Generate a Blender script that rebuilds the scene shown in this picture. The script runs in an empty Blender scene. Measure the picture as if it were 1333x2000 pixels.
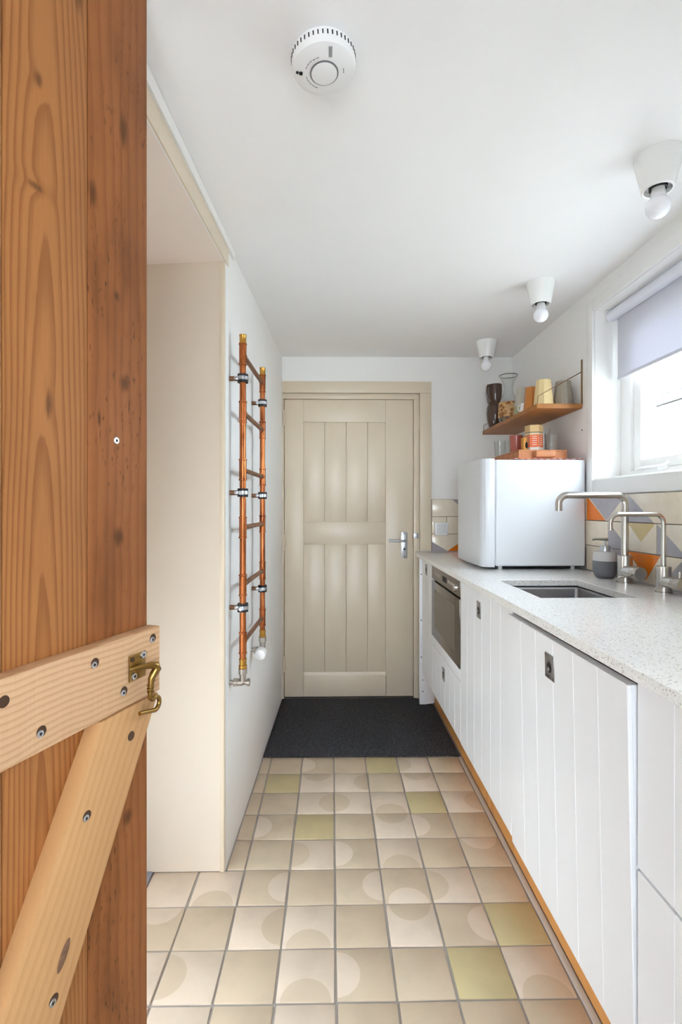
import bpy, bmesh, math, random
from mathutils import Vector, Matrix, Euler
random.seed(7)
S = bpy.context.scene
COL = S.collection
R = math.radians

# ---------------------------------------------------------------- camera
cam_d = bpy.data.cameras.new('camera'); cam = bpy.data.objects.new('camera', cam_d); COL.objects.link(cam)
cam_d.sensor_fit = 'VERTICAL'; cam_d.sensor_height = 36.0; cam_d.lens = 975.0 * 36.0 / 2000.0
cam_d.shift_y = -8.0 / 2000.0
cam_d.clip_start = 0.02
CAM_Z = 1.205
cam.location = (0, 0, CAM_Z); cam.rotation_euler = (R(90), 0, -math.atan(18.5 / 975.0))
S.camera = cam
# ---------------------------------------------------------------- light
S.view_settings.view_transform = 'Standard'; S.view_settings.look = 'None'
S.view_settings.gamma = 1.0; S.view_settings.use_curve_mapping = False
S.view_settings.exposure = 1.04
W = bpy.data.worlds.new('sky'); S.world = W; W.use_nodes = True
bg = W.node_tree.nodes['Background']; bg.inputs[0].default_value = (0.80, 0.90, 1.0, 1); bg.inputs[1].default_value = 9.0
S.cycles.use_denoising = True
S.cycles.max_bounces = 14; S.cycles.diffuse_bounces = 10; S.cycles.transparent_max_bounces = 16
S.cycles.caustics_reflective = False; S.cycles.caustics_refractive = False
S.cycles.sample_clamp_indirect = 0.0


# ---------------------------------------------------------------- materials
def lin(c):
    c = c / 255.0
    return c / 12.92 if c <= 0.04045 else ((c + 0.055) / 1.055) ** 2.4


def rgb(r, g, b): return (lin(r), lin(g), lin(b), 1.0)


class NT:
    def __init__(self, name):
        self.m = bpy.data.materials.new(name); self.m.use_nodes = True
        self.t = self.m.node_tree; self.b = self.t.nodes['Principled BSDF']

    def n(self, kind, **kw):
        nd = self.t.nodes.new(kind)
        for k, v in kw.items(): setattr(nd, k, v)
        return nd

    def link(self, a, b): self.t.links.new(a, b)

    def put(self, sock, v):
        if isinstance(v, bpy.types.NodeSocket): self.link(v, sock)
        else: sock.default_value = v

    def M(self, op, a, b=0.0, c=0.0, clamp=False):
        nd = self.n('ShaderNodeMath', operation=op); nd.use_clamp = clamp
        self.put(nd.inputs[0], a); self.put(nd.inputs[1], b)
        if len(nd.inputs) > 2: self.put(nd.inputs[2], c)
        return nd.outputs[0]

    def mix(self, f, a, b, mode='MIX'):
        nd = self.n('ShaderNodeMix', data_type='RGBA', blend_type=mode)
        self.put(nd.inputs[0], f); self.put(nd.inputs[6], a); self.put(nd.inputs[7], b)
        return nd.outputs[2]

    def noise(self, vec, scale, detail=3.0, rough=0.5):
        nd = self.n('ShaderNodeTexNoise'); nd.inputs['Scale'].default_value = scale
        nd.inputs['Detail'].default_value = detail; nd.inputs['Roughness'].default_value = rough
        if vec is not None: self.link(vec, nd.inputs['Vector'])
        return nd.outputs['Fac']

    def coords(self, scale=(1, 1, 1), loc=(0, 0, 0), rot=(0, 0, 0), kind='Object'):
        tc = self.n('ShaderNodeTexCoord'); mp = self.n('ShaderNodeMapping')
        mp.inputs['Scale'].default_value = scale; mp.inputs['Location'].default_value = loc; mp.inputs['Rotation'].default_value = rot
        self.link(tc.outputs[kind], mp.inputs['Vector']); return mp.outputs['Vector']

    def ramp(self, f, stops):
        nd = self.n('ShaderNodeValToRGB'); el = nd.color_ramp.elements
        while len(el) < len(stops): el.new(0.5)
        for e, (p, c) in zip(el, stops): e.position = p; e.color = c
        self.link(f, nd.inputs[0]); return nd.outputs[0]

    def smooth(self, v, a, b):
        nd = self.n('ShaderNodeMapRange', interpolation_type='SMOOTHSTEP')
        self.put(nd.inputs[0], v); nd.inputs[1].default_value = a; nd.inputs[2].default_value = b
        return nd.outputs[0]

    def bump(self, h, strength=0.2, dist=0.002):
        nd = self.n('ShaderNodeBump'); nd.inputs['Strength'].default_value = strength; nd.inputs['Distance'].default_value = dist
        self.link(h, nd.inputs['Height']); self.link(nd.outputs[0], self.b.inputs['Normal'])

    def base(self, v): self.put(self.b.inputs['Base Color'], v)
    def rough(self, v): self.put(self.b.inputs['Roughness'], v)


def plain(name, c, rough=0.5, metal=0.0, var=0.03, vscale=6.0, bump=0.0, bscale=60.0, coat=0.0):
    k = NT(name); v = k.coords()
    f = k.noise(v, vscale, 4)
    d = tuple(x * (1 - 2.5 * var) for x in c[:3]) + (1,)
    k.base(k.mix(f, c, d)); k.rough(rough); k.b.inputs['Metallic'].default_value = metal
    k.b.inputs['Coat Weight'].default_value = coat; k.b.inputs['Coat Roughness'].default_value = 0.1
    if bump: k.bump(k.noise(v, bscale, 5), bump, 0.002)
    return k.m


def wood(name, light, dark, freq=110.0, x0=0.06, depth=0.05, tilt=0.05, wob=0.012, knots=(), seed=0.0, rot=(0, 0, 0), rough=0.55, blotch=0.25, contrast=1.0, speck=0.0):
    k = NT(name); v = k.coords(rot=rot)
    sep = k.n('ShaderNodeSeparateXYZ'); k.link(v, sep.inputs[0]); x, y, z = sep.outputs
    v2 = k.coords(scale=(7, 7, 1.6), loc=(seed, seed * 2, seed * 3), rot=rot); w = k.noise(v2, 1.0, 2)
    v3 = k.coords(scale=(60, 60, 2.5), loc=(seed, 0, seed), rot=rot); fine = k.noise(v3, 6.0, 4, 0.7)
    v4 = k.coords(scale=(9, 9, 3), loc=(seed, 1, seed), rot=rot); blot = k.noise(v4, 1.0, 4)
    xx = k.M('ADD', k.M('SUBTRACT', x, x0), k.M('MULTIPLY', k.M('SUBTRACT', w, 0.5), wob * 4))
    dd = k.M('ADD', k.M('MULTIPLY', z, tilt), depth)
    r = k.M('SQRT', k.M('ADD', k.M('MULTIPLY', xx, xx), k.M('MULTIPLY', dd, dd)))
    kn = None
    for (kx, kz, rx, rz) in knots:
        a = k.M('DIVIDE', k.M('SUBTRACT', x, kx), rx); b = k.M('DIVIDE', k.M('SUBTRACT', z, kz), rz)
        q = k.M('ADD', k.M('MULTIPLY', a, a), k.M('MULTIPLY', b, b))
        r = k.M('ADD', r, k.M('MULTIPLY', k.M('EXPONENT', k.M('MULTIPLY', q, -0.16)), 0.0035))
        e = k.M('SUBTRACT', 1.0, k.smooth(k.M('ADD', k.M('SQRT', q), k.M('MULTIPLY', k.M('SUBTRACT', fine, 0.5), 2.2)), 0.2, 1.25))
        kn = e if kn is None else k.M('MAXIMUM', kn, e)
    f = k.M('FRACT', k.M('ADD', k.M('MULTIPLY', r, freq), k.M('MULTIPLY', fine, 0.25)))
    ring = k.smooth(f, 0.35, 0.9); edge = k.M('SUBTRACT', 1.0, k.smooth(f, 0.92, 1.0))
    ring = k.M('MULTIPLY', k.M('MULTIPLY', ring, edge), contrast)
    g = k.M('ADD', k.M('MULTIPLY', ring, 0.62), k.M('MULTIPLY', k.M('SUBTRACT', fine, 0.42), 0.55 * contrast), clamp=True)
    c = k.mix(g, light, dark)
    c = k.mix(k.M('MULTIPLY', k.smooth(blot, 0.45, 0.75), blotch), c, tuple(t * 0.55 for t in dark[:3]) + (1,))
    if speck:
        v5 = k.coords(scale=(40, 40, 9), loc=(seed, 2, seed), rot=rot); sp_ = k.noise(v5, 5.0, 3, 0.6)
        m5 = k.M('MULTIPLY', k.smooth(sp_, 0.56, 0.70), k.smooth(k.noise(v4, 2.3, 2), 0.42, 0.6))
        c = k.mix(k.M('MULTIPLY', m5, speck), c, tuple(t * 0.3 for t in dark[:3]) + (1,))
    if kn is not None: c = k.mix(k.M('MULTIPLY', kn, 0.62), c, tuple(t * 0.18 for t in dark[:3]) + (1,))
    k.base(c); k.rough(rough); k.bump(g, 0.25, 0.0008); k.b.inputs['Specular IOR Level'].default_value = 0.2
    return k.m


MAT = {}
MAT['wall'] = plain('wall_paint', rgb(241, 240, 238), 0.75, var=0.012, bump=0.06, bscale=35)
MAT['ceiling'] = plain('ceiling_paint', rgb(243, 242, 242), 0.8, var=0.012, bump=0.05, bscale=20)
MAT['cream'] = plain('cream_gloss_paint', rgb(222, 207, 184), 0.33, var=0.02, bump=0.04, bscale=25)
MAT['cream_dull'] = plain('cream_board', rgb(221, 208, 192), 0.55, var=0.02, vscale=2.0)
MAT['white_gloss'] = plain('white_trim_paint', rgb(240, 239, 237), 0.3, var=0.015)
MAT['front'] = plain('cabinet_paint', rgb(241, 241, 243), 0.38, var=0.01)
MAT['plastic'] = plain('white_plastic', rgb(236, 236, 236), 0.35, var=0.01)
MAT['porcelain'] = plain('white_porcelain', rgb(238, 238, 236), 0.22, var=0.01)
MAT['fridge'] = plain('fridge_enamel', rgb(214, 216, 220), 0.28, var=0.008)
MAT['black'] = plain('black_rubber', rgb(28, 28, 30), 0.6)
MAT['dark'] = plain('dark_gap', rgb(38, 34, 30), 0.8)
MAT['steel'] = plain('brushed_steel', rgb(200, 196, 190), 0.24, 1.0, var=0.04, vscale=40)
MAT['sink'] = plain('sink_steel', rgb(178, 176, 176), 0.42, 0.75, var=0.04, vscale=60)
MAT['zinc'] = plain('zinc_plated', rgb(205, 208, 212), 0.28, 1.0, var=0.08, vscale=200)
MAT['nickel'] = plain('nickel', rgb(190, 184, 174), 0.3, 1.0, var=0.06, vscale=80)
MAT['brass'] = plain('aged_brass', rgb(168, 132, 72), 0.3, 1.0, var=0.16, vscale=90)
MAT['yellow_brass'] = plain('fitting_brass', rgb(205, 155, 75), 0.3, 1.0, var=0.12, vscale=90)
MAT['grout'] = plain('grey_grout', rgb(172, 165, 158), 0.9, var=0.08, vscale=30, bump=0.3, bscale=200)
MAT['splash_grout'] = plain('splash_grout', rgb(150, 138, 122), 0.9, var=0.05)
MAT['grey_floor'] = plain('grey_floor_paint', rgb(160, 164, 176), 0.6, var=0.06)
MAT['plinth'] = wood('plinth_wood', rgb(232, 168, 98), rgb(196, 128, 66), freq=60, x0=1.0, depth=0.2, tilt=0.0, rot=(R(90), 0, 0), rough=0.4, blotch=0.1, contrast=0.6)
MAT['shelf'] = wood('shelf_wood', rgb(170, 114, 66), rgb(118, 72, 38), freq=90, x0=1.0, depth=0.03, tilt=0.06, rot=(R(90), 0, 0), rough=0.45, blotch=0.2, contrast=0.5)
MAT['tray'] = wood('tray_wood', rgb(196, 134, 94), rgb(142, 84, 54), freq=120, x0=1.0, depth=0.03, rot=(R(90), 0, 0), rough=0.5, contrast=0.4)
MAT['outside_wall'] = plain('outside_render', rgb(240, 240, 238), 0.9)
MAT['gutter'] = plain('gutter_zinc', rgb(150, 150, 160), 0.6)
MAT['roof'] = plain('roof_covering', rgb(225, 224, 228), 0.8)
MAT['paving'] = plain('paving', rgb(215, 212, 205), 0.9, var=0.05)


def copper():
    k = NT('copper'); v = k.coords(scale=(1, 1, 0.25))
    f = k.noise(v, 40, 5, 0.65)
    k.base(k.ramp(f, [(0.3, rgb(124, 68, 42)), (0.52, rgb(182, 106, 62)), (0.75, rgb(212, 138, 88))]))
    k.b.inputs['Metallic'].default_value = 1.0; k.rough(k.M('ADD', k.M('MULTIPLY', f, 0.25), 0.2)); return k.m


MAT['copper'] = copper()
MAT['dull_copper'] = plain('dull_copper', rgb(146, 106, 80), 0.45, 0.8, var=0.1, vscale=50)


def stone():
    k = NT('quartz_worktop'); v = k.coords()
    vo = k.n('ShaderNodeTexVoronoi'); vo.inputs['Scale'].default_value = 170; k.link(v, vo.inputs['Vector'])
    wn = k.n('ShaderNodeSeparateColor'); k.link(vo.outputs['Color'], wn.inputs[0])
    spot = k.M('MULTIPLY', k.M('LESS_THAN', vo.outputs['Distance'], 0.34), k.M('GREATER_THAN', wn.outputs[0], 0.72))
    vo2 = k.n('ShaderNodeTexVoronoi'); vo2.inputs['Scale'].default_value = 420; k.link(v, vo2.inputs['Vector'])
    w2 = k.n('ShaderNodeSeparateColor'); k.link(vo2.outputs['Color'], w2.inputs[0])
    spot2 = k.M('GREATER_THAN', w2.outputs[0], 0.8)
    c = k.mix(k.M('MULTIPLY', spot2, 0.35), rgb(243, 242, 240), rgb(204, 199, 192))
    c = k.mix(k.M('MULTIPLY', spot, 0.7), c, rgb(158, 152, 144))
    k.base(c); k.rough(0.14); return k.m


MAT['stone'] = stone()


def glass(name, tint=(1, 1, 1, 1), gloss=0.5, cut=0.0):
    k = NT(name); t = k.n('ShaderNodeBsdfTransparent'); t.inputs[0].default_value = tint
    g = k.n('ShaderNodeBsdfGlossy'); g.inputs['Roughness'].default_value = 0.03
    fr = k.n('ShaderNodeLayerWeight'); fr.inputs[0].default_value = 0.5
    fz = k.M('ADD', k.M('MULTIPLY', k.M('POWER', fr.outputs['Facing'], gloss), 0.9), 0.04)
    mx = k.n('ShaderNodeMixShader'); k.link(fz, mx.inputs[0]); k.link(t.outputs[0], mx.inputs[1]); k.link(g.outputs[0], mx.inputs[2])
    k.link(mx.outputs[0], k.t.nodes['Material Output'].inputs[0]); return k.m


MAT['pane'] = glass('window_glass', (0.97, 0.985, 0.98, 1), 5.0)
MAT['glass'] = glass('clear_glass', (0.965, 0.975, 0.97, 1), 2.4)
MAT['brown_glass'] = plain('brown_glazed', rgb(82, 60, 48), 0.16, var=0.1, vscale=20, coat=0.3)
MAT['bulb'] = plain('opal_bulb', rgb(243, 243, 248), 0.2, var=0.0)


def blind_mat():
    k = NT('blind_fabric'); v = k.coords(scale=(1, 1, 1))
    f = k.noise(v, 500, 2)
    k.base(k.mix(f, rgb(236, 236, 240), rgb(229, 229, 235))); k.rough(0.9)
    tr = k.n('ShaderNodeBsdfTranslucent'); tr.inputs[0].default_value = rgb(190, 190, 200)
    mx = k.n('ShaderNodeMixShader'); mx.inputs[0].default_value = 0.3
    k.link(k.b.outputs[0], mx.inputs[1]); k.link(tr.outputs[0], mx.inputs[2])
    k.link(mx.outputs[0], k.t.nodes['Material Output'].inputs[0]); return k.m


MAT['blind'] = blind_mat()


def tile_mat(name, ground, figure, r=0.063):
    """hand-glazed floor tile; figure is a round glaze patch entering from one side (local -y)"""
    k = NT(name); tc = k.n('ShaderNodeTexCoord'); oi = k.n('ShaderNodeObjectInfo')
    sep = k.n('ShaderNodeSeparateXYZ'); k.link(tc.outputs['Object'], sep.inputs[0])
    off = k.n('ShaderNodeVectorMath', operation='ADD'); k.link(tc.outputs['Object'], off.inputs[0])
    cmb = k.n('ShaderNodeCombineXYZ'); k.link(k.M('MULTIPLY', oi.outputs['Random'], 37.0), cmb.inputs[0]); k.link(k.M('MULTIPLY', oi.outputs['Random'], 11.0), cmb.inputs[1])
    k.link(cmb.outputs[0], off.inputs[1])
    blot = k.noise(off.outputs[0], 9.0, 3)
    fine = k.noise(off.outputs[0], 55.0, 4)
    g = ground
    c = k.mix(k.M('MULTIPLY', k.smooth(blot, 0.38, 0.72), 0.55), g, tuple(t * 0.8 for t in g[:3]) + (1,))
    if figure is not None:
        x = sep.outputs[0]; y = k.M('ADD', sep.outputs[1], 0.075)
        d = k.M('SQRT', k.M('ADD', k.M('MULTIPLY', x, x), k.M('MULTIPLY', y, y)))
        m = k.M('SUBTRACT', 1.0, k.smooth(d, r - 0.0012, r + 0.0012))
        fc = k.mix(k.M('MULTIPLY', k.smooth(blot, 0.4, 0.7), 0.4), figure, tuple(t * 0.86 for t in figure[:3]) + (1,))
        c = k.mix(m, c, fc)
    c = k.mix(k.M('MULTIPLY', k.M('SUBTRACT', oi.outputs['Random'], 0.3), 0.16, clamp=True), c, rgb(170, 140, 105))
    c = k.mix(k.M('MULTIPLY', fine, 0.08), c, rgb(150, 130, 105))
    k.base(c); k.rough(k.M('ADD', k.M('MULTIPLY', blot, 0.2), 0.25)); k.bump(k.noise(off.outputs[0], 14.0, 2), 0.25, 0.004)
    return k.m


BEIGE, PALE, OLIVE, TAN = rgb(210, 192, 167), rgb(227, 210, 191), rgb(202, 187, 143), rgb(210, 192, 168)
TILE = {'P': tile_mat('plain_tile', BEIGE, None), 'G': tile_mat('olive_tile', OLIVE, None),
        'L': tile_mat('pale_tile_with_dark_disc', PALE, TAN), 'D': tile_mat('dark_tile_with_pale_disc', BEIGE, PALE), 'W': tile_mat('pale_tile', PALE, None)}


def splash_mat(name, c):
    k = NT(name); v = k.coords(); f = k.noise(v, 24, 3)
    k.base(k.mix(f, c, tuple(t * 0.82 for t in c[:3]) + (1,))); k.rough(0.18); k.bump(k.noise(v, 30, 2), 0.15, 0.003); return k.m


SPL = [splash_mat('cream_splash_glaze', rgb(240, 227, 207)), splash_mat('orange_splash_glaze', rgb(240, 128, 36)),
       splash_mat('grey_splash_glaze', rgb(176, 171, 176)), splash_mat('yellow_splash_glaze', rgb(220, 196, 140))]


def check_mat():
    k = NT('red_check_cloth'); v = k.coords()
    ch = k.n('ShaderNodeTexChecker'); ch.inputs['Scale'].default_value = 70; k.link(v, ch.inputs['Vector'])
    ch.inputs[1].default_value = rgb(196, 62, 66); ch.inputs[2].default_value = rgb(236, 222, 222); k.base(ch.outputs[0]); k.rough(0.9); return k.m


MAT['check'] = check_mat()


def weave_mat():
    k = NT('patterned_sleeve'); v = k.coords()
    vo = k.n('ShaderNodeTexVoronoi', feature='F1'); vo.inputs['Scale'].default_value = 55; k.link(v, vo.inputs['Vector'])
    k.base(k.ramp(vo.outputs['Distance'], [(0.0, rgb(90, 52, 24)), (0.35, rgb(150, 92, 42)), (0.55, rgb(196, 150, 98)), (1.0, rgb(214, 176, 130))]))
    k.rough(0.6); return k.m


MAT['sleeve'] = weave_mat()


def mat_pile():
    k = NT('charcoal_pile'); v = k.coords(); f = k.noise(v, 330, 2)
    k.base(k.ramp(f, [(0.35, rgb(30, 31, 34)), (0.52, rgb(50, 51, 55)), (0.68, rgb(128, 128, 132))])); k.rough(0.95)
    k.b.inputs['Specular IOR Level'].default_value = 0.1; return k.m


MAT['pile'] = mat_pile()


# ---------------------------------------------------------------- mesh helpers
class MB:
    """collects shapes for ONE mesh object"""
    def __init__(self): self.bm = bmesh.new(); self.M = Matrix.Identity(4)

    def _tr(self, vs, M=None):
        T = self.M @ M if M is not None else self.M
        for v in vs: v.co = T @ v.co

    def box(self, x0, x1, y0, y1, z0, z1, bevel=0.0, mi=0, seg=2, M=None):
        r = bmesh.ops.create_cube(self.bm, size=1.0); vs = r['verts']
        for v in vs:
            v.co = Vector(((x0 + x1) / 2 + v.co.x * (x1 - x0), (y0 + y1) / 2 + v.co.y * (y1 - y0), (z0 + z1) / 2 + v.co.z * (z1 - z0)))
        es = list({e for v in vs for e in v.link_edges}); fs = list({f for v in vs for f in v.link_faces})
        if bevel > 0:
            q = bmesh.ops.bevel(self.bm, geom=es, offset=bevel, segments=seg, affect='EDGES', profile=0.5)
            vs = [v for v in q['verts']]; fs = list({f for v in vs for f in v.link_faces})
        for f in fs: f.material_index = mi
        self._tr(vs, M); return self

    def prism(self, pts, ext, mi=0, bevel=0.0):
        """closed polygon pts (3D) extruded by vector ext"""
        a = [self.bm.verts.new(Vector(p)) for p in pts]; b = [self.bm.verts.new(Vector(p) + Vector(ext)) for p in pts]
        n = len(pts); fs = [self.bm.faces.new(a[::-1]), self.bm.faces.new(b)]
        for i in range(n): fs.append(self.bm.faces.new((a[i], a[(i + 1) % n], b[(i + 1) % n], b[i])))
        for f in fs: f.material_index = mi
        vs = a + b
        if bevel > 0:
            es = list({e for v in vs for e in v.link_edges})
            q = bmesh.ops.bevel(self.bm, geom=es, offset=bevel, segments=2, affect='EDGES', profile=0.5); vs = q['verts']
            for f in {f for v in vs for f in v.link_faces}: f.material_index = mi
        self._tr(vs); return self

    def tube(self, pts, r, n=14, cap=True, mi=0):
        pts = [Vector(p) for p in pts]; rr = r if isinstance(r, (list, tuple)) else [r] * len(pts)
        t0 = (pts[1] - pts[0]).normalized(); up = Vector((0, 0, 1)) if abs(t0.z) < 0.9 else Vector((1, 0, 0))
        u = t0.cross(up).normalized(); rings = []; vs = []
        for i, p in enumerate(pts):
            if i == 0: t = t0
            elif i == len(pts) - 1: t = (pts[i] - pts[i - 1]).normalized()
            else:
                t = ((pts[i] - pts[i - 1]).normalized() + (pts[i + 1] - pts[i]).normalized())
                t = t.normalized() if t.length > 1e-6 else (pts[i] - pts[i - 1]).normalized()
            u = (u - t * u.dot(t)).normalized(); w = t.cross(u)
            ring = [self.bm.verts.new(p + (u * math.cos(2 * math.pi * k / n) + w * math.sin(2 * math.pi * k / n)) * rr[i]) for k in range(n)]
            rings.append(ring); vs += ring
        for a, b in zip(rings, rings[1:]):
            for k in range(n):
                f = self.bm.faces.new((a[k], a[(k + 1) % n], b[(k + 1) % n], b[k])); f.material_index = mi
        if cap:
            self.bm.faces.new(rings[0][::-1]).material_index = mi; self.bm.faces.new(rings[-1]).material_index = mi
        self._tr(vs); return self

    def lathe(self, prof, c=(0, 0, 0), n=32, mi=0, axis='Z', scale=(1, 1)):
        """prof: (radius, height) from bottom to top; radius 0 closes"""
        rings = []; vs = []
        for (r, h) in prof:
            if r <= 1e-6:
                v = self.bm.verts.new((0, 0, h)); rings.append([v]); vs.append(v)
            else:
                ring = [self.bm.verts.new((r * math.cos(2 * math.pi * k / n) * scale[0], r * math.sin(2 * math.pi * k / n) * scale[1], h)) for k in range(n)]
                rings.append(ring); vs += ring
        for a, b in zip(rings, rings[1:]):
            for k in range(n):
                k2 = (k + 1) % n
                if len(a) == 1 and len(b) == 1: continue
                if len(a) == 1: q = (a[0], b[k2], b[k])
                elif len(b) == 1: q = (a[k], a[k2], b[0])
                else: q = (a[k], a[k2], b[k2], b[k])
                self.bm.faces.new(q).material_index = mi
        A = Matrix.Identity(4)
        if axis == 'X': A = Matrix.Rotation(R(90), 4, 'Y')
        if axis == '-X': A = Matrix.Rotation(R(-90), 4, 'Y')
        if axis == 'Y': A = Matrix.Rotation(R(-90), 4, 'X')
        if axis == '-Y': A = Matrix.Rotation(R(90), 4, 'X')
        self._tr(vs, Matrix.Translation(c) @ A); return self

    def poly(self, verts, faces, mi=0):
        vs = [self.bm.verts.new(Vector(v)) for v in verts]
        for f in faces: self.bm.faces.new([vs[i] for i in f]).material_index = mi
        self._tr(vs); return self

    def obj(self, name, mats, parent=None, loc=None, rot=None, smooth=True, rel=True):
        """rel: shapes were given in world space; shift them into the parent's space (roots without rotation)"""
        me = bpy.data.meshes.new(name)
        bmesh.ops.recalc_face_normals(self.bm, faces=self.bm.faces[:])
        base = Vector((0, 0, 0))
        if parent is not None and rel:
            q = parent
            while q is not None: base += q.location; q = q.parent
        if loc is not None: base += Vector(loc)
        if base.length > 0:
            for v in self.bm.verts: v.co -= base
        self.bm.to_mesh(me); self.bm.free()
        for m in (mats if isinstance(mats, (list, tuple)) else [mats]): me.materials.append(MAT[m] if isinstance(m, str) else m)
        if smooth:
            for p in me.polygons: p.use_smooth = True
            me.set_sharp_from_angle(angle=R(35))
        o = bpy.data.objects.new(name, me); COL.objects.link(o)
        if parent is not None: o.parent = parent
        if loc is not None: o.location = loc
        if rot is not None: o.rotation_euler = rot
        return o


def tag(o, label=None, cat=None, group=None, kind=None):
    for k, v in (('label', label), ('category', cat), ('group', group), ('kind', kind)):
        if v: o[k] = v
    return o


def thing(name, loc, label=None, cat=None, group=None, kind=None, rotz=0.0):
    o = bpy.data.objects.new(name, None); COL.objects.link(o); o.location = loc; o.rotation_euler = (0, 0, rotz)
    o.empty_display_size = 0.05
    return tag(o, label, cat, group, kind)


def arc(c, r, a0, a1, n, ax=(1, 0, 0), ay=(0, 0, 1)):
    c = Vector(c); ax = Vector(ax); ay = Vector(ay)
    return [c + ax * (r * math.cos(R(a0 + (a1 - a0) * i / n))) + ay * (r * math.sin(R(a0 + (a1 - a0) * i / n))) for i in range(n + 1)]


def dup(root, loc, label, group=None):
    r = root.copy(); COL.objects.link(r); r.location = loc; r['label'] = label
    if group: r['group'] = group
    for ch in list(root.children):
        c = ch.copy(); COL.objects.link(c); c.parent = r
        for g in list(ch.children):
            d = g.copy(); COL.objects.link(d); d.parent = c
    return r


# ---------------------------------------------------------------- room numbers (metres)
YB, XR = 3.15, 1.15
def xl(y): return -0.313 - 0.0275 * (YB - y)
def zl(y): return 2.157 - 0.037 * (YB - y)
def zr(y): return 2.161 + 0.009 * (YB - y)
def zc(x, y):
    t = (x - xl(y)) / (XR - xl(y)); return zl(y) + t * (zr(y) - zl(y))
YA = 1.67            # where the left wall stops and the alcove begins
T_ = 0.15            # floor tile module
WIN = (0.95, 2.155, 1.327, 2.065)

# ================================================================ STRUCTURE
f = MB().box(-1.1, 1.45, -0.3, 3.4, -0.12, -0.004).obj('floor', 'grout'); tag(f, kind='structure')
rows = {  # y of the near edge of the row (1.217 = row 1): patterns of the eight columns from the alcove to the plinth
    -2: 'W.W.P.P.P.P.P.P.', -1: 'W.W.P.P.G.P.P.P.', 0: 'W.LSP.LSP.P.DSP.', 1: 'W.LWP.LSDWP.G.LS', 2: 'DNP.LELSP.LNDEG.', 3: 'W.LSDEP.DEDSLWP.',
    4: '..DEP.LWDWLSP.DN', 5: '..P.DWG.P.LNDWP.', 6: '..P.P.LELWLSG.LE', 7: '..P.G.LNLEP.LNP.', 8: '..P.P.DWP.G.LWP.'}
TURN = {'S': 0, 'E': 90, 'N': 180, 'W': -90, '.': 0}
tile_meshes = []
for q in range(5):
    h = 0.0715
    jit = lambda: random.uniform(-0.0013, 0.0013)
    p = [(-h + jit(), -h + jit()), (h + jit(), -h + jit()), (h + jit(), h + jit()), (-h + jit(), h + jit())]
    b = MB().prism([(x, y, -0.008) for x, y in p], (0, 0, 0.008), bevel=0.0018)
    me_o = b.obj('tile_mould', TILE['P']); me = me_o.data; bpy.data.objects.remove(me_o)
    tile_meshes.append(me)
mesh_cache = {}
for r_, s in rows.items():
    y0 = 1.217 + 0.15 * (r_ - 1)
    for c in range(8):
        k, d = s[2 * c], s[2 * c + 1]
        if k == '.': continue
        x0 = -0.5885 + T_ * c; x1 = x0 + T_
        q = random.randrange(5)
        if r_ >= 4 and c == 1:      # cut tiles along the left wall
            wl = xl(y0 + 0.07) + 0.004
            b = MB().prism([(wl, y0 + 0.004, -0.008), (x1 - 0.003, y0 + 0.004, -0.008), (x1 - 0.003, y0 + 0.147, -0.008), (wl + 0.004, y0 + 0.147, -0.008)], (0, 0, 0.008), bevel=0.0018)
            o = b.obj('tile', TILE[k], f); continue
        key = (q, k)
        if key not in mesh_cache:
            m2 = tile_meshes[q].copy(); m2.name = 'tile'; m2.materials.clear(); m2.materials.append(TILE[k]); mesh_cache[key] = m2
        o = bpy.data.objects.new('tile', mesh_cache[key]); COL.objects.link(o); o.parent = f
        o.location = ((x0 + x1) / 2, y0 + 0.075, random.uniform(-0.0009, 0.0004))
        o.rotation_euler = (random.uniform(-0.004, 0.004), random.uniform(-0.004, 0.004), R(TURN[d]) + random.uniform(-0.008, 0.008))
MB().box(-0.95, -0.5905, 0.5, 1.67, -0.004, 0.003, bevel=0.001).obj('alcove_floor_strip', 'grey_floor', f)
MB().box(0.6135, 0.631, 0.3, 2.42, -0.006, 0.001, bevel=0.002).obj('edge_joint', plain('pale_joint', rgb(205, 198, 190), 0.9), f)

# ceiling: a thick slab with the sagging underside
ya, yb = -0.3, 3.4
NX, NY = 10, 16
v, fc = [], []
for j in range(NY + 1):
    y = ya + (yb - ya) * j / NY
    xs_ = [-1.1] + [xl(y) + (XR - xl(y)) * i / NX for i in range(NX + 1)] + [1.45]
    v += [(x, y, zc(min(max(x, xl(y)), XR), y)) for x in xs_]
w_ = NX + 3
for j in range(NY):
    for i in range(w_ - 1): fc.append((j * w_ + i, j * w_ + i + 1, (j + 1) * w_ + i + 1, (j + 1) * w_ + i))
nb = len(v); rim = list(range(w_)) + [j * w_ + w_ - 1 for j in range(1, NY + 1)] + [NY * w_ + i for i in range(w_ - 2, -1, -1)] + [j * w_ for j in range(NY - 1, 0, -1)]
top = [(v[k][0], v[k][1], 2.35) for k in rim]
fc += [(rim[k], rim[(k + 1) % len(rim)], nb + (k + 1) % len(rim), nb + k) for k in range(len(rim))] + [tuple(nb + k for k in range(len(rim)))]
tag(MB().poly(v + top, fc).obj('ceiling', 'ceiling'), kind='structure')

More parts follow.
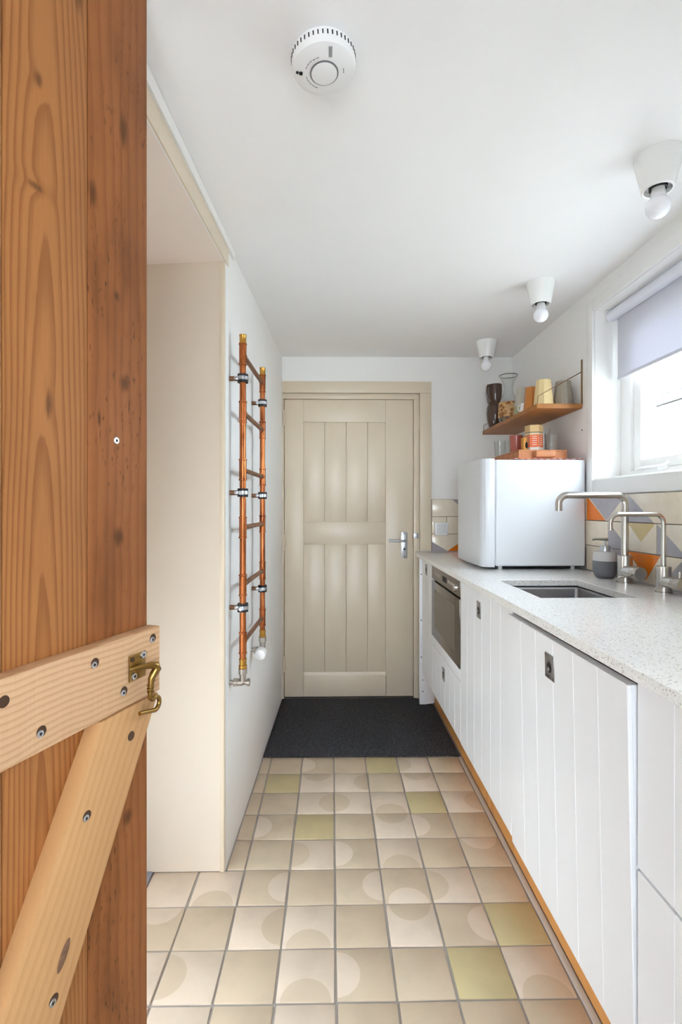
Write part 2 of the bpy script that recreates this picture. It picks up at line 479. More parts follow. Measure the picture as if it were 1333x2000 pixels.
# left wall with the alcove opening
b = MB()
def wallseg(b, y0, y1, z0, z1=None, thick=0.25, mi=0):
    za0 = (zl(y0) + 0.02) if z1 is None else z1(y0); za1 = (zl(y1) + 0.02) if z1 is None else z1(y1)
    b0 = z0(y0) if callable(z0) else z0; b1 = z0(y1) if callable(z0) else z0
    P = [(xl(y0), y0, b0), (xl(y1), y1, b1), (xl(y1), y1, za1), (xl(y0), y0, za0)]
    b.prism(P, (-thick, 0, 0), mi)
wallseg(b, YA, 3.4, -0.05)
soff = lambda y: 2.022 - 0.050 * (YA - y)
wallseg(b, 0.45, YA, soff)
wallseg(b, -0.1, 0.45, -0.05, thick=0.65)
tag(b.obj('wall_left', 'wall', smooth=False), kind='structure')
# alcove: cream board facing the camera, soffit, back
aw = MB().box(-1.0, xl(YA) - 0.0, YA - 0.008, YA - 0.0005, 0.0005, 2.03).obj('wall_alcove', 'cream_dull', smooth=False); tag(aw, kind='structure')
MB().box(xl(YA) - 0.016, xl(YA) - 0.001, YA - 0.014, YA - 0.007, 0.001, 2.02, bevel=0.002).obj('edge_bead', 'cream', aw)
b = MB(); AW = (0.2, 1.12, 0.2, 0.87)
b.box(-1.1, -0.97, 0.03, AW[0], -0.05, 2.3); b.box(-1.1, -0.97, AW[1], YA + 0.2, -0.05, 2.3); b.box(-1.1, -0.97, AW[0], AW[1], -0.05, AW[2]); b.box(-1.1, -0.97, AW[0], AW[1], AW[3], 2.3)
tag(b.obj('wall_alcove_side', 'cream_dull', smooth=False), kind='structure')
so = MB().prism([(xl(YA) - 0.004, YA, soff(YA)), (xl(0.45) - 0.004, 0.45, soff(0.45)), (-1.0, 0.45, soff(0.45) - 0.03), (-1.0, YA, soff(YA) - 0.03)], (0, 0, 0.012))
tag(so.obj('ceiling_alcove', plain('soffit_paint', rgb(240, 228, 218), 0.7, var=0.01), smooth=False), kind='structure')
# lintel strips over the alcove
t1 = thing('trim_1', (xl(1), 1.0, 2.0), kind='structure')
def strip(y0, y1, a, c, th): # a,c: heights under the ceiling line at y0,y1
    return [(xl(y0), y0, a(y0)), (xl(y1), y1, a(y1)), (xl(y1), y1, c(y1)), (xl(y0), y0, c(y0))]
b = MB(); b.prism(strip(0.45, YA + 0.03, soff, lambda y: zl(y) - 0.04 + 0.018 * max(0, (y - 0.99)), 0), (0.004, 0, 0)); b.obj('lintel_board', 'cream', t1, smooth=False)
b = MB(); b.prism(strip(0.45, YA + 0.1, lambda y: zl(y) - 0.04 + 0.018 * max(0, (y - 0.99)), lambda y: zl(y) - 0.001, 0), (0.011, 0, 0)); b.obj('ceiling_batten', 'white_gloss', t1, smooth=False)

# back wall with door opening
DX0, DX1, DZ = -0.297, 0.518, 1.890
b = MB()
b.box(-0.6, -0.3125, YB, YB + 0.2, -0.05, 2.3); b.box(0.557, 1.45, YB, YB + 0.2, -0.05, 2.3); b.box(-0.3125, 0.557, YB, YB + 0.2, 1.928, 2.3); b.box(-0.3125, 0.557, YB + 0.1, YB + 0.2, -0.05, 1.928)
wb = b.obj('wall_back', 'wall', smooth=False); tag(wb, kind='structure')
# right wall with window opening
b = MB(); y0, y1, z0, z1 = WIN
b.box(XR, 1.42, -0.3, y0, -0.05, 2.3); b.box(XR, 1.42, y1, 3.4, -0.05, 2.3); b.box(XR, 1.42, y0, y1, -0.05, z0); b.box(XR, 1.42, y0, y1, z1, 2.3)
wr = b.obj('wall_right', 'wall', smooth=False); tag(wr, kind='structure')
# front wall around the doorway the picture was taken from
b = MB(); b.box(-1.1, -0.585, -0.12, 0.03, -0.05, 2.3); b.box(0.4, 1.45, -0.12, 0.03, -0.05, 2.3); b.box(-0.585, 0.4, -0.12, -0.02, 2.07, 2.3)
tag(b.obj('wall_front', 'wall', smooth=False), kind='structure')

# unseen room with an opening, added behind the doorway to limit the light
b = MB(); b.box(-1.1, -0.55, -1.7, -1.6, -0.05, 2.3); b.box(0.55, 1.45, -1.7, -1.6, -0.05, 2.3); b.box(-0.55, 0.55, -1.7, -1.6, -0.05, 0.7); b.box(-0.55, 0.55, -1.7, -1.6, 1.8, 2.3)
b.box(-1.2, -1.1, -1.7, -0.1, -0.05, 2.35); b.box(1.45, 1.55, -1.7, -0.1, -0.05, 2.35); b.box(-1.2, 1.55, -1.7, -0.3, 2.3, 2.4)
tag(b.obj('wall_hall_added', 'wall', smooth=False), kind='structure')
tag(MB().box(-1.2, 1.55, -1.7, -0.3, -0.12, -0.004).obj('floor_hall_added', 'grey_floor'), kind='structure')

# door frame and casing of the back door
t2 = thing('trim_2', (0.1, YB, 0), kind='structure')
MB().box(-0.309, 0.629, YB - 0.018, YB + 0.02, 1.928, 2.0, bevel=0.003).obj('casing_head', 'cream', t2)
MB().box(0.557, 0.629, YB - 0.018, YB + 0.02, 0.934, 1.928, bevel=0.003).obj('casing_side', 'cream', t2)
MB().box(-0.3125, 0.557, YB + 0.004, YB + 0.09, 1.893, 1.93, bevel=0.002).obj('frame_head', 'cream', t2)
MB().box(0.521, 0.559, YB + 0.004, YB + 0.09, 0.0, 1.893, bevel=0.002).obj('frame_side', 'cream', t2)
MB().box(-0.3125, -0.3005, YB + 0.004, YB + 0.09, 0.0, 1.893, bevel=0.002).obj('frame_side', 'cream', t2)
MB().box(0.5205, 0.549, YB + 0.0005, YB + 0.0045, 1.012, 1.046, bevel=0.001).obj('strike_plate', 'zinc', t2)
MB().box(-0.3, 0.56, YB + 0.06, YB + 0.1, 0.0, 1.9).obj('rebate', 'dark', t2)

# ---- cream back door
d1 = thing('door_1', (0.11, YB, 0), kind='structure', label='cream painted panel door with boarded panels in the back wall', cat='door')
yf = YB + 0.008; yk = yf + 0.035
def dbox(name, x0, x1, z0, z1, y=yf, y2=yk, m='cream', bev=0.002, par=None):
    return MB().box(x0, x1, y, y2, z0, z1, bevel=bev).obj(name, m, par or d1)
PX = [-0.178, -0.043, 0.092, 0.228, 0.342]
dbox('stile', DX0, PX[0], 0.012, DZ); dbox('stile', PX[4], DX1, 0.012, DZ)
dbox('rail', PX[0], PX[4], 1.748, DZ); dbox('rail', PX[0], PX[4], 0.975, 1.116); dbox('rail', PX[0], PX[4], 0.012, 0.148)
for (za, zb) in ((1.116, 1.748), (0.148, 0.975)):
    for a, c in zip(PX, PX[1:]):
        dbox('plank', a + 0.0006, c - 0.0006, za, zb, yf + 0.0065, yf + 0.03, bev=0.0012)
MB().prism([(PX[0], yf + 0.007, 0.148), (PX[0], yf, 0.148), (PX[0], yf + 0.007, 0.166)], (PX[4] - PX[0], 0, 0)).obj('weather_bead', 'cream', d1)
hp = dbox('handle_plate', 0.441, 0.481, 0.886, 1.052, yf - 0.004, yf, 'zinc', 0.0015)
MB().tube([(0.463, yf - 0.002, 0.998), (0.463, yf - 0.045, 0.998)] + [(0.463 - 0.008 * math.sin(R(a)), yf - 0.045 - 0.008 * (1 - math.cos(R(a))) * 0.3, 0.998) for a in (30, 60, 90)] + [(0.36, yf - 0.046, 0.998)], 0.0075, 12).obj('lever', 'zinc', hp)
MB().lathe([(0, 0), (0.007, 0), (0.007, 0.0015), (0, 0.0015)], (0.462, yf - 0.004, 0.944), 14, axis='-Y').obj('keyhole', 'dark', hp)
for z in (1.042, 0.896): MB().lathe([(0, 0), (0.003, 0), (0.003, 0.001), (0, 0.001)], (0.461, yf - 0.004, z), 10, axis='-Y').obj('screw', 'dark', hp)
for z in (1.77, 0.985, 0.22):
    MB().tube([(-0.2985, yf - 0.005, z - 0.05), (-0.2985, yf - 0.005, z + 0.05)], 0.006, 10).obj('hinge', 'cream', d1)
MB().box(0.345, 0.347, yf - 0.0004, yf, 0.02, 0.14).obj('joint_crack', 'dark', d1)

# ---- window
w1 = thing('window_1', (1.25, 1.55, 1.327), kind='structure', label='white painted window above the worktop under a roller blind', cat='window')
y0, y1, z0, z1 = WIN
def ring(name, x0, x1, a0, a1, c0, c1, w, m='white_gloss', par=None, wb=None):
    """rectangular frame in the plane X"""
    wb = wb or w
    b = MB(); b.box(x0, x1, a0, a0 + w, c0, c1, bevel=0.002); b.box(x0, x1, a1 - w, a1, c0, c1, bevel=0.002)
    b.box(x0, x1, a0 + w - 0.002, a1 - w + 0.002, c0, c0 + wb, bevel=0.002); b.box(x0, x1, a0 + w - 0.002, a1 - w + 0.002, c1 - w, c1, bevel=0.002)
    bmesh.ops.remove_doubles(b.bm, verts=b.bm.verts[:], dist=1e-5)
    return b.obj(name, m, par or w1)
ring('frame', 1.262, 1.33, y0, y1, z0, z1, 0.072, wb=0.034)
MB().box(1.262, 1.33, 1.40, 1.45, z0 + 0.03, z1 - 0.06, bevel=0.002).obj('mullion', 'white_gloss', w1)
for a0, a1 in ((y0 + 0.074, 1.398), (1.452, y1 - 0.074)):
    s_ = ring('sash', 1.272, 1.318, a0, a1, z0 + 0.036, z1 - 0.074, 0.052, wb=0.04)
    MB().box(1.294, 1.298, a0 + 0.04, a1 - 0.04, z0 + 0.06, z1 - 0.12).obj('pane', 'pane', s_)
MB().box(XR - 0.014, XR, y1, y1 + 0.05, z0 - 0.065, z1 + 0.05, bevel=0.003).obj('casing', 'white_gloss', w1)
MB().box(XR - 0.014, XR, y0, y1, z1, z1 + 0.05, bevel=0.003).obj('casing', 'white_gloss', w1)
MB().box(XR - 0.014, XR, y0, y1, z0 - 0.065, z0, bevel=0.003).obj('casing', 'white_gloss', w1)
MB().box(XR - 0.014, XR, y0 - 0.05, y0, z0 - 0.065, z1 + 0.05, bevel=0.003).obj('casing', 'white_gloss', w1)
MB().box(XR, 1.262, y0, y1, z0, z0 + 0.006, bevel=0.002).obj('sill', 'white_gloss', w1)
st = MB(); st.tube([(1.258, 2.04, 1.362), (1.252, 2.0, 1.366), (1.252, 1.86, 1.368), (1.25, 1.83, 1.378)], 0.005, 8); st.box(1.256, 1.272, 1.85, 1.90, 1.352, 1.364, bevel=0.002)
st.obj('stay', 'white_gloss', w1)

w2 = thing('window_2_added', (-1.05, 1.05, AW[2]), kind='structure', label='unseen window added in the alcove side to light the cabinet fronts', cat='window')  # unseen low window, added so daylight reaches the cabinet fronts and floor tiles
ring('frame', -1.08, -1.03, *AW, 0.05, par=w2)
MB().box(-1.058, -1.054, AW[0] + 0.04, AW[1] - 0.04, AW[2] + 0.04, AW[3] - 0.04).obj('pane', 'pane', w2)

# ---- wall tiles: pieces of the walls they are set in
def stile(parent, o, U, N, w, h, decos):
    o = Vector(o); U = Vector(U); N = Vector(N); Z = Vector((0, 0, 1))
    P = lambda u, v, n: o + U * (u * w) + Z * (v * h) + N * n
    b = MB(); g = 0.0016
    b.prism([P(g / w, g / h, 0), P(1 - g / w, g / h, 0), P(1 - g / w, 1 - g / h, 0), P(g / w, 1 - g / h, 0)], N * 0.008, 0, bevel=0.001)
    for mi, pts in decos: b.prism([P(0.008 + 0.984 * u, 0.02 + 0.96 * v, 0.0079) for u, v in pts], N * 0.0004, mi)
    return b.obj('splash_tile', SPL, parent)
TH, TW, ZT = 0.1095, 0.3085, 0.931
gr = MB().box(XR - 0.003, XR, 0.3, YB, ZT, ZT + 3 * TH); gr.obj('splash_joint', 'splash_grout', wr)
gb = MB().box(0.631, XR, YB - 0.003, YB, ZT, ZT + 3 * TH); gb.obj('splash_joint', 'splash_grout', wb)
ORL = (1, [(0, 0), (0.5, 0), (0, 1)]); GRV = (2, [(0.03, 1), (0.97, 1), (0.52, 0)]); GRL = (2, [(0, 0), (0.5, 0), (0, 1)])
YLT = (3, [(0.45, 1), (0.98, 1), (0.72, 0.35)]); ORV = (1, [(0.0, 1), (0.62, 1), (0.36, 0.1)]); GRR = (2, [(1, 0), (0.6, 0), (1, 1)]); GRT = (2, [(0.55, 1), (1, 1), (1, 0.3)])
RW = {2: [(2.206, [ORL, GRV]), (1.897, [GRL]), (1.588, [ORL]), (1.279, [GRL]), (0.97, [GRV]), (0.661, [])],
      1: [(2.036, [GRL, YLT]), (1.728, [GRL]), (1.42, [YLT]), (1.112, [GRL]), (0.804, [ORV])],
      0: [(2.206, [GRT]), (1.897, [ORV, GRR]), (1.588, [GRL]), (1.279, [ORV]), (0.97, [GRR]), (0.661, [])]}
FIRST = {2: [GRL], 1: [], 0: [GRR]}
for row, lst in RW.items():
    stile(wr, (XR - 0.003, lst[0][0] + TW, ZT + row * TH), (0, -1, 0), (-1, 0, 0), TW, TH, FIRST[row])
    for yy, dec in lst: stile(wr, (XR - 0.003, yy, ZT + row * TH), (0, -1, 0), (-1, 0, 0), TW, TH, dec)
stile(wb, (0.6325, YB - 0.003, ZT), (1, 0, 0), (0, -1, 0), 0.2, TH, [(2, [(0, 0), (0.5, 0), (0, 0.55)]), (1, [(0.5, 0), (1, 0), (1, 0.62)])])
stile(wb, (0.6325, YB - 0.003, ZT + TH), (1, 0, 0), (0, -1, 0), 0.096, TH, [])
stile(wb, (0.7285, YB - 0.003, ZT + TH), (1, 0, 0), (0, -1, 0), 0.18, TH, [])
stile(wb, (0.6325, YB - 0.003, ZT + 2 * TH), (1, 0, 0), (0, -1, 0), 0.26, TH, [(2, [(0.5, 1), (1, 1), (1, 0.0)])])
for row in range(3): stile(wb, (0.9, YB - 0.003, ZT + row * TH), (1, 0, 0), (0, -1, 0), 0.24, TH, [])
MB().tube([(XR + 0.01, 2.267, 1.562), (XR - 0.003, 2.267, 1.562)], 0.0028, 8).obj('wall_plug', 'dark', wr)

# ---- outside
tag(MB().box(-14, 16, -14, 24, -0.2, -0.121).obj('ground', 'paving'), kind='structure')
nh = thing('neighbour_house', (8.0, 10.0, -0.1), 'pale rendered building with a grey gutter seen through the window', 'building')
MB().box(7.1, 11.0, 3.0, 20.0, -0.12, 3.4).obj('wall', 'outside_wall', nh)
MB().tube([(7.0, 2.9, 3.5), (7.0, 20.0, 3.5)], 0.09, 12).obj('gutter', 'gutter', nh)
MB().prism([(6.9, 2.9, 3.6), (9.1, 2.9, 4.6), (11.2, 2.9, 3.6)], (0, 17.2, 0)).obj('roof', 'roof', nh)

# ================================================================ PLANK DOOR (open into the room on the left)
DA = R(19.44); E = (-0.311, 0.84)
d2 = thing('door_2', (E[0], E[1], 0), kind='structure', label='open ledged door of brown pine planks with pale ledge, brace and brass hook', cat='door', rotz=math.atan2(-math.cos(DA), -math.sin(DA)))
# local frame: x along the door from its free edge, y towards the room, z up
PL, PD = rgb(184, 122, 72), rgb(132, 76, 36)
pk = [(-0.004, 0.1205, dict(light=rgb(152, 94, 52), dark=rgb(112, 62, 30), freq=60, x0=0.17, depth=0.03, tilt=0.016, wob=0.016, contrast=0.6, blotch=0.7, speck=0.8,
          knots=((0.112, 1.664, .010, .022), (0.048, 1.402, .012, .016), (0.06, 1.159, .012, .016), (0.065, 1.533, .006, .009), (0.041, 0.713, .012, .014), (0.05, 1.80, .01, .03), (0.1, 1.338, .004, .015)))),
      (0.1215, 0.2490, dict(light=rgb(172, 114, 64), dark=rgb(120, 68, 32), freq=150, x0=0.192, depth=-0.008, tilt=0.030, wob=0.008, contrast=0.85, blotch=0.2,
          knots=((0.201, 1.757, .007, .012), (0.205, 1.617, .012, .006), (0.186, 1.341, .006, .02), (0.137, 1.93, .008, .03)))),
      (0.2500, 0.3800, dict(light=rgb(170, 118, 70), dark=rgb(128, 78, 40), freq=90, x0=0.3, depth=0.05, tilt=0.04)),
      (0.3810, 0.5100, dict(light=PL, dark=PD, freq=90, x0=0.42, depth=0.05, tilt=0.06)),
      (0.5110, 0.6400, dict(light=PL, dark=PD, freq=90, x0=0.6, depth=0.05, tilt=0.07)),
      (0.6410, 0.7700, dict(light=PL, dark=PD, freq=90, x0=0.7, depth=0.05, tilt=0.06))]
for i, (a, c, kw) in enumerate(pk):
    m = wood('door_plank_%d' % i, seed=i * 3.7, **kw)
    MB().box(a, c, -0.024, 0.0, 0.012, 2.062, bevel=0.0016).obj('plank', m, d2, rel=False)
# ledge: rough sawn board, along x
mr = wood('ledge_pine', rgb(216, 176, 136), rgb(182, 134, 92), freq=115, x0=-0.95, depth=0.10, tilt=0.035, wob=0.006, rot=(0, R(90), 0), rough=0.6, blotch=0.03, contrast=0.75)
MB().box(-0.006, 0.765, 0.0, 0.024, 0.902, 1.009, bevel=0.0015).obj('ledge', mr, d2, rel=False)
# brace
mbz = wood('brace_pine', rgb(196, 150, 102), rgb(170, 122, 76), freq=75, x0=0.02, depth=0.12, tilt=0.01, wob=0.004, blotch=0.05, contrast=0.55, rot=(0, R(28.0), 0), knots=())
dx = 0.53
b = MB(); b.prism([(0.000, 0, 0.9), (0.1225, 0, 0.9), (0.1225 + 0.42, 0, 0.9 - 0.42 * 1.87), (0.42, 0, 0.9 - 0.42 * 1.87)], (0, 0.026, 0), bevel=0.0015)
b.obj('brace', mbz, d2, rel=False)
MB().lathe([(0, 0), (0.011, 0), (0.008, 0.0006), (0, 0.0006)], (0.186, 0.026, 0.623), 20, scale=(0.6, 1.7)).obj('knot', plain('knot_wood', rgb(146, 106, 78), 0.6, var=0.3, vscale=120), d2, loc=(0.186, 0.026, 0.623), rot=(R(-90), R(-28), 0), rel=False)
def screw(parent, x, z, y, r=0.0048, sink=True, hole=False):
    if sink:
        MB().lathe([(0, 0), (r * 1.5, 0), (r * 1.45, 0.0004), (0, 0.0004)], (x - 0.0018, y, z + 0.0022), 16, axis='Y').obj('countersink_shade', 'hole_shade', parent, rel=False)  # flat dark disc, painted as the shade inside the sunken hole
    if not hole:
        s_ = MB(); s_.lathe([(0, 0), (r, 0), (r * 0.9, 0.0012), (r * 0.45, 0.0014), (r * 0.4, 0.0008), (0, 0.0006)], (x, y + 0.0002, z), 16, axis='Y'); o = s_.obj('screw', 'zinc', parent, rel=False)
        MB().box(x - r * .4, x + r * .4, y + 0.001, y + 0.0017, z - r * .13, z + r * .13).box(x - r * .13, x + r * .13, y + 0.001, y + 0.0017, z - r * .4, z + r * .4).obj('screw_slot', 'dark', parent, rel=False)
MAT['hole_shade'] = plain('hole_shadowed_wood', rgb(74, 48, 28), 0.8)  # shade of the open holes put into the colour
for x, z, h in ((0.268, 0.98, True), (0.219, 0.925, False), (0.134, 0.985, False), (0.078, 0.926, False), (0.013, 0.99, False), (0.015, 0.922, False)): screw(d2, x, z, 0.024, hole=h)
for x, z, h in ((0.065, 0.853, True), (0.15, 0.78, False), (0.203, 0.577, False)): screw(d2, x, z, 0.026, hole=h)
screw(d2, 0.066, 1.309, 0.0, 0.0055, sink=False)
# brass hook
hk = MB(); hk.box(0.031, 0.067, 0.024, 0.0265, 0.938, 0.978, bevel=0.001); hk = hk.obj('hook_plate', 'brass', d2, rel=False)
MB().lathe([(0, 0), (0.004, 0), (0.004, 0.002), (0, 0.002)], (0.062, 0.0262, 0.972), 12, axis='Y').obj('hole', 'hole_shade', hk, rel=False)
for x, z in ((0.038, 0.973), (0.058, 0.945)):
    s_ = MB(); s_.lathe([(0, 0), (0.0055, 0), (0.005, 0.0022), (0.0025, 0.0024), (0, 0.0014)], (x, 0.0265, z), 16, axis='Y'); s_.obj('screw', 'zinc', hk, rel=False)
    MB().box(x - 0.0009, x + 0.0009, 0.0285, 0.0292, z - .0022, z + .0022).box(x - 0.0022, x + 0.0022, 0.0285, 0.0292, z - .0009, z + .0009).obj('screw_slot', 'dark', hk, rel=False)
# staple arm and hanging hook
pts = [(0.066, 0.026, 0.958), (0.060, 0.032, 0.959), (0.048, 0.036, 0.958), (0.036, 0.040, 0.957), (0.029, 0.043, 0.955), (0.027, 0.0445, 0.949), (0.032, 0.043, 0.943), (0.036, 0.041, 0.936), (0.037, 0.0405, 0.92), (0.037, 0.040, 0.905)]
rad = [0.003, 0.0033, 0.004, 0.0055, 0.0068, 0.007, 0.0062, 0.005, 0.0042, 0.0038]
lp = arc((0.026, 0.040, 0.893), 0.0105, 55, 275, 14)
pts += lp; rad += [0.0036] * len(lp)
pts += [(0.04, 0.04, 0.8855), (0.052, 0.0395, 0.8885), (0.060, 0.039, 0.890)]; rad += [0.0036, 0.0034, 0.0033]
MB().tube(pts, rad, 12).obj('hook', 'brass', hk, rel=False)
for z in (0.926, 0.921, 0.916): MB().lathe([(0.0035, -0.0014), (0.0055, -0.0008), (0.0055, 0.0008), (0.0035, 0.0014)], (0.037, 0.0404, z), 14).obj('collar', 'brass', hk, rel=False)

# ================================================================ TOWEL RADIATOR
tr = thing('towel_radiator', (-0.35, 1.93, 0.6), 'ladder-shaped towel radiator of copper pipes on the white left wall', 'radiator')
Y1_, Y2_, X1_, X2_ = 1.733, 2.138, -0.307, -0.295
ZT1, ZB1 = 1.803, 0.655
RZ = [1.736 - 0.1995 * i for i in range(6)]
for Xp, Yp, nm in ((X1_, Y1_, 'a'), (X2_, Y2_, 'b')):
    prof = []
    MB().tube([(Xp, Yp, ZB1), (Xp, Yp, ZT1 - 0.03)], 0.0111, 16).obj('upright', 'copper', tr)
    MB().lathe([(0, 0), (0.0125, 0), (0.0125, 0.004), (0.0118, 0.006), (0.0118, 0.026), (0.0128, 0.028), (0.0128, 0.031), (0, 0.032)], (Xp, Yp, ZT1 - 0.031), 18).obj('end_cap', 'yellow_brass', tr)
    for z in RZ:
        t = MB(); t.lathe([(0.0112, -0.038), (0.0144, -0.037), (0.0144, -0.033), (0.0127, -0.031), (0.0127, 0.031), (0.0144, 0.033), (0.0144, 0.037), (0.0112, 0.038)], (Xp, Yp, z), 18)
        s_ = 1 if nm == 'a' else -1
        t.lathe([(0.0095, 0.004), (0.0095, 0.024), (0.0108, 0.025), (0.0108, 0.029), (0.0085, 0.030)], (Xp, Yp, z), 16, axis='Y' if s_ > 0 else '-Y')
        t.obj('tee_fitting', 'copper', tr)
    MB().lathe([(0.0106, 0.034), (0.0136, 0.033), (0.0136, 0.028), (0.0124, 0.027), (0.0124, 0.012), (0.014, 0.011), (0.014, 0.0), (0.0106, -0.001)], (Xp, Yp, ZB1 - 0.004), 18).obj('brass_fitting', 'yellow_brass', tr)
    for z in (1.652, 1.2575, 0.861):
        xw = xl(Yp)
        br = MB().tube([(xw + 0.0003, Yp, z), (Xp - 0.012, Yp, z)], 0.0085, 12).obj('wall_bracket', 'dull_copper', tr)
        MB().lathe([(0.0113, -0.0145), (0.0185, -0.0145), (0.0185, 0.0145), (0.0113, 0.0145)], (Xp, Yp, z), 18).obj('rubber_ring', 'black', br)
        c = MB(); c.lathe([(0.0186, -0.006), (0.0198, -0.006), (0.0198, 0.006), (0.0186, 0.006)], (Xp, Yp, z), 18)
        c.box(Xp - 0.028, Xp - 0.014, Yp - 0.011, Yp + 0.011, z - 0.006, z + 0.006, bevel=0.002)
        c.tube([(Xp - 0.004, Yp - 0.018, z - 0.002), (Xp - 0.004, Yp - 0.027, z - 0.002)], 0.006, 8)
        c.obj('clamp', 'zinc', br)
for z in RZ: MB().tube([(X1_, Y1_ + 0.02, z), (X2_, Y2_ - 0.02, z)], 0.0085, 14).obj('rung', 'dull_copper', tr)
# valves
vb = MB(); vb.lathe([(0.009, 0.05), (0.015, 0.048), (0.015, 0.03), (0.011, 0.028), (0.011, 0.0), (0.0, -0.012)], (X1_, Y1_, 0.602), 16)
vb.lathe([(0.008, 0.0), (0.012, 0.002), (0.012, 0.018), (0.014, 0.019), (0.014, 0.032), (0.008, 0.034), (0.008, 0.046)], (X1_, Y1_, 0.602), 16, axis='-X')
vb.lathe([(0.009, 0.0), (0.009, 0.014), (0.0125, 0.015), (0.0125, 0.024), (0.007, 0.025), (0, 0.021)], (X1_, Y1_, 0.602), 16, axis='X')
vb.obj('lockshield_valve', 'nickel', tr)
vb = MB(); vb.lathe([(0.009, 0.06), (0.016, 0.056), (0.016, 0.038), (0.012, 0.036), (0.012, 0.0), (0.0, -0.012)], (X2_, Y2_, 0.598), 16)
vb.lathe([(0.008, 0.0), (0.012, 0.002), (0.012, 0.02), (0.014, 0.022), (0.014, 0.036), (0.008, 0.038), (0.008, 0.05)], (X2_, Y2_, 0.60), 16, axis='-X')
vb.obj('valve_body', 'nickel', tr)
MB().lathe([(0.014, 0.008), (0.022, 0.012), (0.0245, 0.03), (0.0245, 0.052), (0.021, 0.062), (0.010, 0.066), (0, 0.067)], (X2_ - 0.002, Y2_, 0.594), 24, axis='-Y').obj('valve_knob', 'plastic', tr)

# ================================================================ DOORMAT
dm = MB(); dm.prism([(xl(2.416) + 0.003, 2.416, 0.0005), (0.622, 2.404, 0.0005), (0.622, 3.03, 0.0005), (0.525, 3.14, 0.0005), (xl(3.14) + 0.003, 3.14, 0.0005)], (0, 0, 0.006), bevel=0.001)
dm = dm.obj('doormat', 'pile'); tag(dm, 'charcoal ribbed entrance mat before the cream back door', 'mat')
b = MB(); rnd = random.Random(3)
for _ in range(16000):
    y = rnd.uniform(2.412, 3.135); x = rnd.uniform(xl(y) + 0.006, 0.618 if y < 3.0 else 0.52)
    a = rnd.uniform(0, math.pi); l = rnd.uniform(0.0015, 0.004); w = 0.0009; dx_, dy_ = rnd.uniform(-.002, .002), rnd.uniform(-.002, .002)
    p0 = b.bm.verts.new((x - w * math.cos(a), y - w * math.sin(a), 0.0064)); p1 = b.bm.verts.new((x + w * math.cos(a), y + w * math.sin(a), 0.0064)); p2 = b.bm.verts.new((x + dx_, y + dy_, 0.0065 + l)); b.bm.faces.new((p0, p1, p2))
o = b.obj('pile', 'pile', dm, smooth=False); o['kind'] = 'stuff'

# ================================================================ CEILING FIXTURES
sx, sy = -0.017, 0.985; sz = zc(sx, sy)
sd = thing('smoke_detector', (sx, sy, sz - 0.001), 'round white smoke detector with vent slots and grey ringed button on the ceiling', 'smoke detector')
sd.rotation_euler = (R(0.4), -math.atan((zr(sy) - zl(sy)) / 1.52), 0)
MB().lathe([(0, 0), (0.058, 0), (0.058, -0.004), (0.0625, -0.006), (0.0635, -0.022), (0.061, -0.031), (0.052, -0.036), (0.025, -0.0375), (0, -0.0375)], n=56).obj('housing', 'plastic', sd, rel=False)
for i in range(44):
    a = 2 * math.pi * i / 44
    MB().box(-0.0011, 0.0011, 0.0622, 0.0640, -0.0185, -0.0105, M=Matrix.Rotation(a, 4, 'Z')).obj('vent_slot', 'dark', sd, rel=False)
MB().lathe([(0.0255, -0.0372), (0.0255, -0.0385), (0.0283, -0.0385), (0.0283, -0.0368)], n=40).obj('button_ring', plain('grey_ring', rgb(120, 120, 122), 0.5), sd, rel=False)
MB().lathe([(0.0254, -0.0366), (0.0254, -0.0402), (0.023, -0.0412), (0, -0.0414)], n=40).obj('test_button', 'plastic', sd, rel=False)
MB().lathe([(0, -0.0367), (0.0036, -0.0367), (0.0036, -0.0386), (0, -0.0386)], (-0.046, -0.002, 0), 12).obj('indicator', 'dark', sd, rel=False)
MB().lathe([(0, -0.0363), (0.0026, -0.0363), (0.0026, -0.038), (0, -0.038)], (-0.053, -0.004, 0), 12).obj('sounder_hole', 'dark', sd, rel=False)
gm = plain('grey_print', rgb(150, 150, 152), 0.6)
for x in (0.010, 0.0125, 0.015): MB().box(x - 0.0008, x + 0.0008, -0.056, -0.034, -0.0375, -0.0365).obj('sounder_slit', gm, sd, rel=False)
for i, (a, rr) in enumerate(((110, .036), (122, .036), (134, .037), (146, .037), (158, .037), (195, .036), (207, .036), (219, .036), (231, .036), (243, .037))):
    MB().box(rr - 0.0006, rr + 0.0006, -0.0028, 0.0028, -0.0378, -0.036, M=Matrix.Rotation(R(-a), 4, 'Z')).obj('printed_mark', gm, sd, rel=False)
for (x, y) in ((0.038, -0.006), (0.0385, 0.0)): MB().box(x - 0.0008, x + 0.0008, y - 0.002, y + 0.002, -0.0377, -0.036).obj('printed_mark', gm, sd, rel=False)

